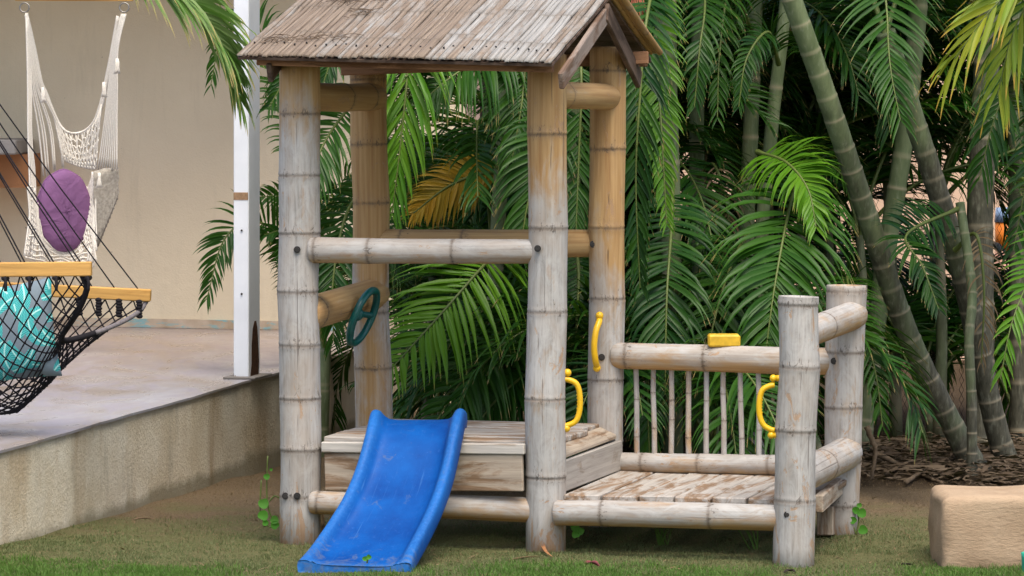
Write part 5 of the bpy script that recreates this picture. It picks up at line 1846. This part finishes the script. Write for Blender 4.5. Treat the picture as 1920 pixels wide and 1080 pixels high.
# ------------------------------------------------------------------ grass, litter, small plants
def blades(n, sampler, h, w, lean, mat, name, seed):
    rs = np.random.default_rng(seed)
    xy = sampler(rs, n)
    n = len(xy)
    z = ground_z(xy[:, 0], xy[:, 1])
    hh = h * rs.uniform(0.4, 1.3, n) * (0.75 + 0.6 * np.clip(np.sin(13 * xy[:, 0] + 4 * np.sin(7 * xy[:, 1])) * np.sin(17 * xy[:, 1] + 3 * np.sin(9 * xy[:, 0])), -0.3, 1))
    a = rs.uniform(0, 2 * np.pi, n)
    ln = lean * rs.uniform(0.2, 1.4, n)
    d = np.stack([np.cos(a) * ln, np.sin(a) * ln, np.ones(n)], 1)
    d = unit(d) * hh[:, None]
    s = np.stack([-np.sin(a), np.cos(a), np.zeros(n)], 1)
    b = rs.uniform(0, 2 * np.pi, n)
    s = np.stack([np.cos(b), np.sin(b), np.zeros(n)], 1) * (w * rs.uniform(0.7, 1.3, n))[:, None] / 2
    base = np.stack([xy[:, 0], xy[:, 1], z - 0.002], 1)
    midp = base + d * 0.55 * np.array([0.7, 0.7, 1.15])
    tip = base + d
    V = np.stack([base - s, base + s, midp - s * 0.75, midp + s * 0.75, tip - s * 0.1, tip + s * 0.1], 1).reshape(-1, 3)
    i = np.arange(n)[:, None] * 6
    F = np.vstack([i + np.array([0, 1, 3, 2]), i + np.array([2, 3, 5, 4])])
    al = np.tile([0, 0, .5, .5, 1, 1], n)
    rn = np.repeat(rs.random(n), 6)
    return V, F, {'along': al, 'rnd': rn}


def ok_xy(x, y):
    e = PA[0] + (PB[0] - PA[0]) * (y - PA[1]) / (PB[1] - PA[1])
    return x > e + 0.012


def green_density(x, y):
    return 1 / (1 + np.exp((y - 16.75 - 0.25 * np.sin(2.3 * x + 1) - 0.15 * np.sin(5.1 * x)) / 0.45))


def sample_lawn(rs, n):
    x = rs.uniform(-2.6, 2.9, n * 3); y = 14.9 + rs.random(n * 3) ** 1.2 * 2.6
    k = ok_xy(x, y) & (rs.random(n * 3) < green_density(x, y) * (0.35 + 0.65 * (np.sin(7 * x + 3 * y) * np.sin(9 * y - 4 * x) > -0.3)))
    return np.stack([x[k], y[k]], 1)[:n]


MGRASS = mat_leaf('lawn_grass', ((0.085, 0.125, 0.040, 1), (0.085, 0.125, 0.040, 1), (0.27, 0.26, 0.13, 1)), (0.22, 0.18, 0.08, 1), 0.92, 0.2, 0.6)
V, F, at = blades(150000, sample_lawn, 0.017, 0.0026, 0.9, None, 'g', 5)
struct(obj('lawn_grass', mesh('lawn_grass', V, F, MGRASS, at)), 'stuff')


def sample_front(rs, n):
    x = rs.uniform(-2.6, 2.6, n * 3); y = 14.9 + rs.random(n * 3) * 0.75
    k = ok_xy(x, y) & (rs.random(n * 3) < np.clip(0.5 + 0.5 * np.sin(3 * x + 0.6) + 0.3 * np.sin(8 * x), 0.1, 1) * np.clip((15.75 - y) / 0.45, 0, 1))
    return np.stack([x[k], y[k]], 1)[:n]


MGRASSB = mat_leaf('fresh_lawn_grass', ((0.075, 0.17, 0.025, 1), (0.075, 0.17, 0.025, 1), (0.15, 0.26, 0.05, 1)), (0.20, 0.22, 0.08, 1), 0.95, 0.3, 0.55)
V, F, at = blades(45000, sample_front, 0.028, 0.003, 0.8, None, 'g', 6)
struct(obj('front_grass', mesh('front_grass', V, F, MGRASSB, at)), 'stuff')


def sample_dry(rs, n):
    x = rs.uniform(-2.4, 3.6, n * 2); y = 15.0 + rs.random(n * 2) * 5.3
    k = ok_xy(x, y) & (rs.random(n * 2) < 0.15 + 0.85 * (1 - green_density(x, y)))
    return np.stack([x[k], y[k]], 1)[:n]


V, F, at = blades(60000, sample_dry, 0.020, 0.0026, 2.6, None, 'g', 8)
struct(obj('dry_grass', mesh('dry_grass', V, F, MDRY, at)), 'stuff')


def sample_straw(rs, n):
    x = rs.uniform(-2.4, 3.0, n * 2); y = 15.0 + rs.random(n * 2) * 3.6
    k = ok_xy(x, y) & (np.sin(4.1 * x + 1.7 * y) + np.sin(2.3 * y - 5 * x) > -0.6 + rs.normal(0, 0.5, n * 2))
    return np.stack([x[k], y[k]], 1)[:n]


V, F, at = blades(3500, sample_straw, 0.022, 0.0032, 4.5, None, 'g', 18)
L_ = V.reshape(-1, 6, 3); c0_ = L_[:, :2].mean(1, keepdims=True)
L_ = c0_ + (L_ - c0_) * np.array([3.2, 3.2, 1.0])
struct(obj('straw', mesh('straw', L_.reshape(-1, 3), F, MDRY, at)), 'stuff')


# palm litter in the bed: dry leaflets lying in curls, twigs
def sample_bed(rs, n):
    x = rs.uniform(0.6, 3.6, n * 2); y = 18.3 + rs.random(n * 2) * 2.2
    k = (y > 18.6 + 0.25 * np.sin(4 * x)) & (x > 0.6)
    return np.stack([x[k], y[k]], 1)[:n]


rs = np.random.default_rng(3)
xy = sample_bed(rs, 2600)
Vs, Fs, al, rn = [], [], [], []
for i, (x, y) in enumerate(xy):
    a = rs.uniform(0, 2 * np.pi); L = rs.uniform(0.08, 0.32); w = rs.uniform(0.004, 0.011)
    z = float(ground_z(x, y)) + rs.uniform(0.0, 0.07)
    cu = rs.normal(0, 0.9); rise = rs.normal(0.0, 0.35)
    p = np.array([x, y, z]); b = len(Vs)
    r_ = rs.random()
    for k in range(6):
        aa = a + cu * k / 5
        s = np.array([-math.sin(aa), math.cos(aa), rs.normal(0, 0.5)]) * w * (1 - 0.8 * (k / 5) ** 2)
        Vs += [p - s, p + s]; al += [k / 5] * 2; rn += [r_] * 2
        p = p + np.array([math.cos(aa), math.sin(aa), rise * (0.5 - k / 5)]) * L / 5
        p[2] = max(p[2], float(ground_z(p[0], p[1])) + 0.002)
    for k in range(5):
        q = b + 2 * k
        Fs.append((q, q + 1, q + 3, q + 2))
MLIT = mat_leaf('rotting_palm_litter', ((0.09, 0.062, 0.04, 1), (0.09, 0.062, 0.04, 1), (0.22, 0.165, 0.11, 1)), (0.08, 0.055, 0.035, 1), 0.9, 0.05, 0.9, 0.1)
struct(obj('palm_litter', mesh('palm_litter', Vs, np.array(Fs), MLIT, {'along': al, 'rnd': rn})), 'stuff')

MTWIG = plain('dead_wood', (0.20, 0.145, 0.095, 1), 0.9, 0.1, 0, 0.5, 60, 0.5)
twigs = [((1640, 850), (1700, 880), (1765, 905), 18.5, 6), ((1655, 890), (1720, 862), (1790, 858), 18.6, 4), ((1700, 905), (1745, 870), (1770, 860), 18.3, 5), ((1840, 880), (1880, 905), (1925, 895), 18.9, 4), ((1625, 800), (1640, 850), (1632, 900), 18.7, 6)]
tl = ['grey dead branch lying at the front of the litter bed', 'thin dry branch lying nearly level across the litter', 'short bent twig at the front edge of the bed', 'dry twig at the foot of the right trunk', 'upright dead stub behind the right rear post']
for (a, b, c, Y, w), l_ in zip(twigs, tl):
    pts = []
    for (px, py), f_ in ((a, 0), (b, 1), (c, 2)):
        q = W(px, py, Y)
        yy = (CAMH - 0.04) * FOC / (py - HOR)
        q = W(px, py, min(yy, 19.3)) if l_[0] != 'u' else q
        q[2] = max(q[2], float(ground_z(q[0], q[1])) + 0.008)
        pts.append(q)
    V, F = tube(catmull(pts, 14) + rng.normal(0, 0.003, (14, 3)), np.linspace(M(w, Y), M(w * 0.5, Y), 14), 7)
    tag(wobj('dead_branch', V, F, MTWIG), l_, 'branch', 'dead branches in the palm bed')

# a grey rock behind the balusters
V, F = sphere((0, 0, 0), 1.0, 16, 10)
V = V * (1 + 0.10 * np.sin(V[:, [0]] * 4 + 1) * np.cos(V[:, [1]] * 5) + 0.06 * np.sin(V[:, [2]] * 9))
rk = W(1412, 838, 17.9)
V = V * [0.085, 0.09, 0.10] + [rk[0], 17.9, 0.13]
V = np.vstack([V])
Vb = V.copy(); Vb[:, 2] = (V[:, 2] - 0.13) * 2.0 + 0.14
tag(wobj('rock', Vb, F, plain('grey_rock', (0.20, 0.19, 0.18, 1), 0.9, 0.2, 0, 0.4, 20, 0.6)), 'grey rock behind the balusters of the side deck', 'rock')

# creeping weeds with rounded leaves
MWEED = mat_leaf('weed_leaf', ((0.07, 0.28, 0.022, 1), (0.09, 0.32, 0.03, 1), (0.15, 0.36, 0.07, 1)), (0.2, 0.3, 0.06, 1), 0.95, 0.35)


def weed(stems, leaves, Y, label, base):
    g = thing('creeping_weed', label, 'weed', base, 'weeds by the playhouse posts')
    J = Join()
    for s in stems:
        J.add(tube(catmull([W(px, py, Y) for px, py in s], 16), M(1.6, Y), 5))
    V, F = J.get()
    wobj('stem', V, F, MRACH, g)
    for px, py, r_, rot in leaves:
        c = W(px, py, Y - 0.012)
        out = []
        for a in np.linspace(0, 2 * np.pi, 18, endpoint=False):
            rad = r_ * (1 - 0.28 * max(0, math.cos(a)) ** 6 + 0.12 * (math.cos(a + math.pi) > 0.9))
            x, z = rad * math.sin(a), rad * math.cos(a)
            out.append((x * math.cos(rot) - z * math.sin(rot), x * math.sin(rot) + z * math.cos(rot)))
        V = [c + [0, 0.004, 0]] + [c + [M(x, Y), -0.35 * M(abs(z) + abs(x), Y) * 0.4, M(z, Y)] for x, z in out]
        F = [(0, 1 + (k + 1) % 18, 1 + k) for k in range(18)]
        wobj('leaf', V, F, MWEED, g, {'along': np.zeros(19), 'rnd': np.full(19, rng.random())}, True)
    return g


weed([[(520, 985), (505, 960), (500, 920), (502, 855)], [(518, 990), (500, 985), (488, 960), (490, 900)], [(505, 940), (515, 930), (526, 935)]],
     [(494, 943, 10, 0.3), (493, 967, 10, 2.6), (514, 974, 8, 1.0), (516, 985, 8, 4.0), (497, 980, 6, 1.4), (500, 893, 6, 0.2), (508, 880, 3, 0.5)], 16.55, 'thin creeping weed with heart shaped leaves climbing left of the tall left post', W(515, 990, 16.55))
weed([[(1606, 1003), (1610, 975), (1604, 950)], [(1606, 1003), (1598, 980), (1596, 960)]],
     [(1615, 961, 9, 0.6), (1604, 957, 7, 2.2), (1600, 976, 7, 3.9), (1617, 993, 9, 1.2), (1611, 947, 5, 0.2)], 16.7, 'small bright weed with round leaves at the foot of the right rear post', W(1606, 1003, 16.7))
weed([[(1085, 1012), (1082, 1000), (1078, 985)]], [(1078, 988, 8, 0.4), (1088, 996, 7, 2.0), (1080, 1002, 8, 3.4)], 16.2, 'low weed in the shade under the front beam beside the centre post', W(1085, 1012, 16.2))
weed([[(688, 1056), (690, 1048)]], [(684, 1047, 5, 0.4), (692, 1044, 5, 5.6)], 15.37, 'tiny seedling at the foot of the blue slide', W(688, 1058, 15.37))

# grass tufts under the front beam
for k, (px, py, n, h, lab) in enumerate(((1238, 1022, 16, 0.09, 'green grass tuft on the ground under the middle of the front beam'), (1418, 1030, 7, 0.12, 'sparse grass tuft under the beam beside the low front post'))):
    Y = CAMH * FOC / (py - HOR)
    b = W(px, py, Y)
    Vt, Ft = [], []
    for j in range(n):
        a = rng.uniform(0, 2 * np.pi); l_ = rng.uniform(0.3, 0.9); hh = h * rng.uniform(0.6, 1.1)
        p0 = b + [rng.normal(0, 0.012), rng.normal(0, 0.012), 0]
        tp = p0 + np.array([math.cos(a) * l_ * hh, math.sin(a) * l_ * hh * 0.4, hh])
        md_ = p0 + (tp - p0) * 0.55 + [0, 0, 0.012]
        q = len(Vt)
        for p, w in ((p0, 0.0028), (md_, 0.0022), (tp, 0.0003)):
            Vt += [p - [w, 0, 0], p + [w, 0, 0]]
        Ft += [(q, q + 1, q + 3, q + 2), (q + 2, q + 3, q + 5, q + 4)]
    tag(wobj('grass_tuft', Vt, Ft, MGRASSB, None, {'along': np.zeros(len(Vt)), 'rnd': np.full(len(Vt), 0.5)}), lab, 'grass tuft', 'grass tufts by the deck')

# fallen leaves on the lawn
def fallen(pts, w, col, label, Yg, up):
    ps = []
    for (px, py), u_ in zip(pts, up):
        Y = CAMH * FOC / (py - HOR)
        q = W(px, py, Y); q[2] = float(ground_z(q[0], q[1])) + u_
        ps.append(q)
    P_ = catmull(ps, 10)
    Vt, Ft = [], []
    for k, p in enumerate(P_):
        ww = w * math.sin(math.pi * (0.08 + 0.88 * k / 9))
        Vt += [p + [-ww * 0.4, ww * 0.5, 0.3 * ww], p, p + [ww * 0.4, -ww * 0.5, 0.4 * ww]]
    for k in range(9):
        for c_ in range(2):
            q = 3 * k + c_
            Ft.append((q, q + 1, q + 4, q + 3))
    o = wobj('fallen_leaf', Vt, Ft, plain('fallen_leaf_skin', col, 0.7, 0.3, 0, 0.4, 60, 0.3))
    md_ = o.modifiers.new('thickness', 'SOLIDIFY'); md_.thickness = 0.0015
    return tag(o, label, 'leaf', 'fallen leaves on the lawn')


fallen([(1012, 1030), (1022, 1042), (1036, 1050)], 0.022, (0.40, 0.19, 0.08, 1), 'curled orange brown leaf on the grass in front of the centre post', 0, (0.05, 0.014, 0.008))
fallen([(1096, 1064), (1110, 1066), (1124, 1068)], 0.035, (0.34, 0.09, 0.10, 1), 'crumpled pinkish red leaf on the lawn', 0, (0.008, 0.016, 0.008))
fallen([(950, 1058), (985, 1050), (1012, 1046)], 0.012, (0.22, 0.14, 0.07, 1), 'long brown dry leaf on the grass right of the slide', 0, (0.006, 0.008, 0.006))
fallen([(1470, 1072), (1482, 1071), (1492, 1073)], 0.022, (0.035, 0.025, 0.018, 1), 'small black withered leaf in front of the low front post', 0, (0.006, 0.010, 0.006))
fallen([(246, 976), (268, 974), (292, 975)], 0.014, (0.34, 0.23, 0.14, 1), 'tan dry leaf on the bare soil near the patio wall', 0, (0.006, 0.008, 0.006))
fallen([(1690, 1061), (1702, 1063), (1712, 1062)], 0.02, (0.04, 0.028, 0.02, 1), 'small dark leaf on the grass left of the tan block', 0, (0.006, 0.01, 0.006))

# dry fibres caught on the roof
rs = np.random.default_rng(9)
J = Join()
for (s0, t0_, n, sp) in ((0.20, 0.80, 26, 0.05), (0.26, 0.62, 10, 0.03), (0.24, 0.24, 16, 0.06), (0.10, 0.17, 14, 0.05), (0.36, 0.92, 14, 0.04)):
    for k in range(n):
        s, t = s0 + rs.normal(0, sp * 0.7), t0_ + rs.normal(0, 0.03)
        p = EL + (ER - EL) * s + (AR - ER) * t + slope_n * 0.014
        a = rs.normal(0, 0.7); L = rs.uniform(0.04, 0.13)
        d = E1 * math.cos(a) + unit(AR - ER) * math.sin(a)
        J.add(tube(catmull([p - d * L / 2, p + slope_n * rs.uniform(0.0, 0.012) + rs.normal(0, 0.004, 3), p + d * L / 2 + slope_n * rs.uniform(-0.004, 0.006)], 6), 0.0014, 4))
V, F = J.get()
tag(wobj('dry_fibres', V, F, plain('dry_fibre', (0.14, 0.095, 0.06, 1), 0.9)), 'dry brown fibres caught on the roof of the playhouse', 'debris', None, 'stuff')
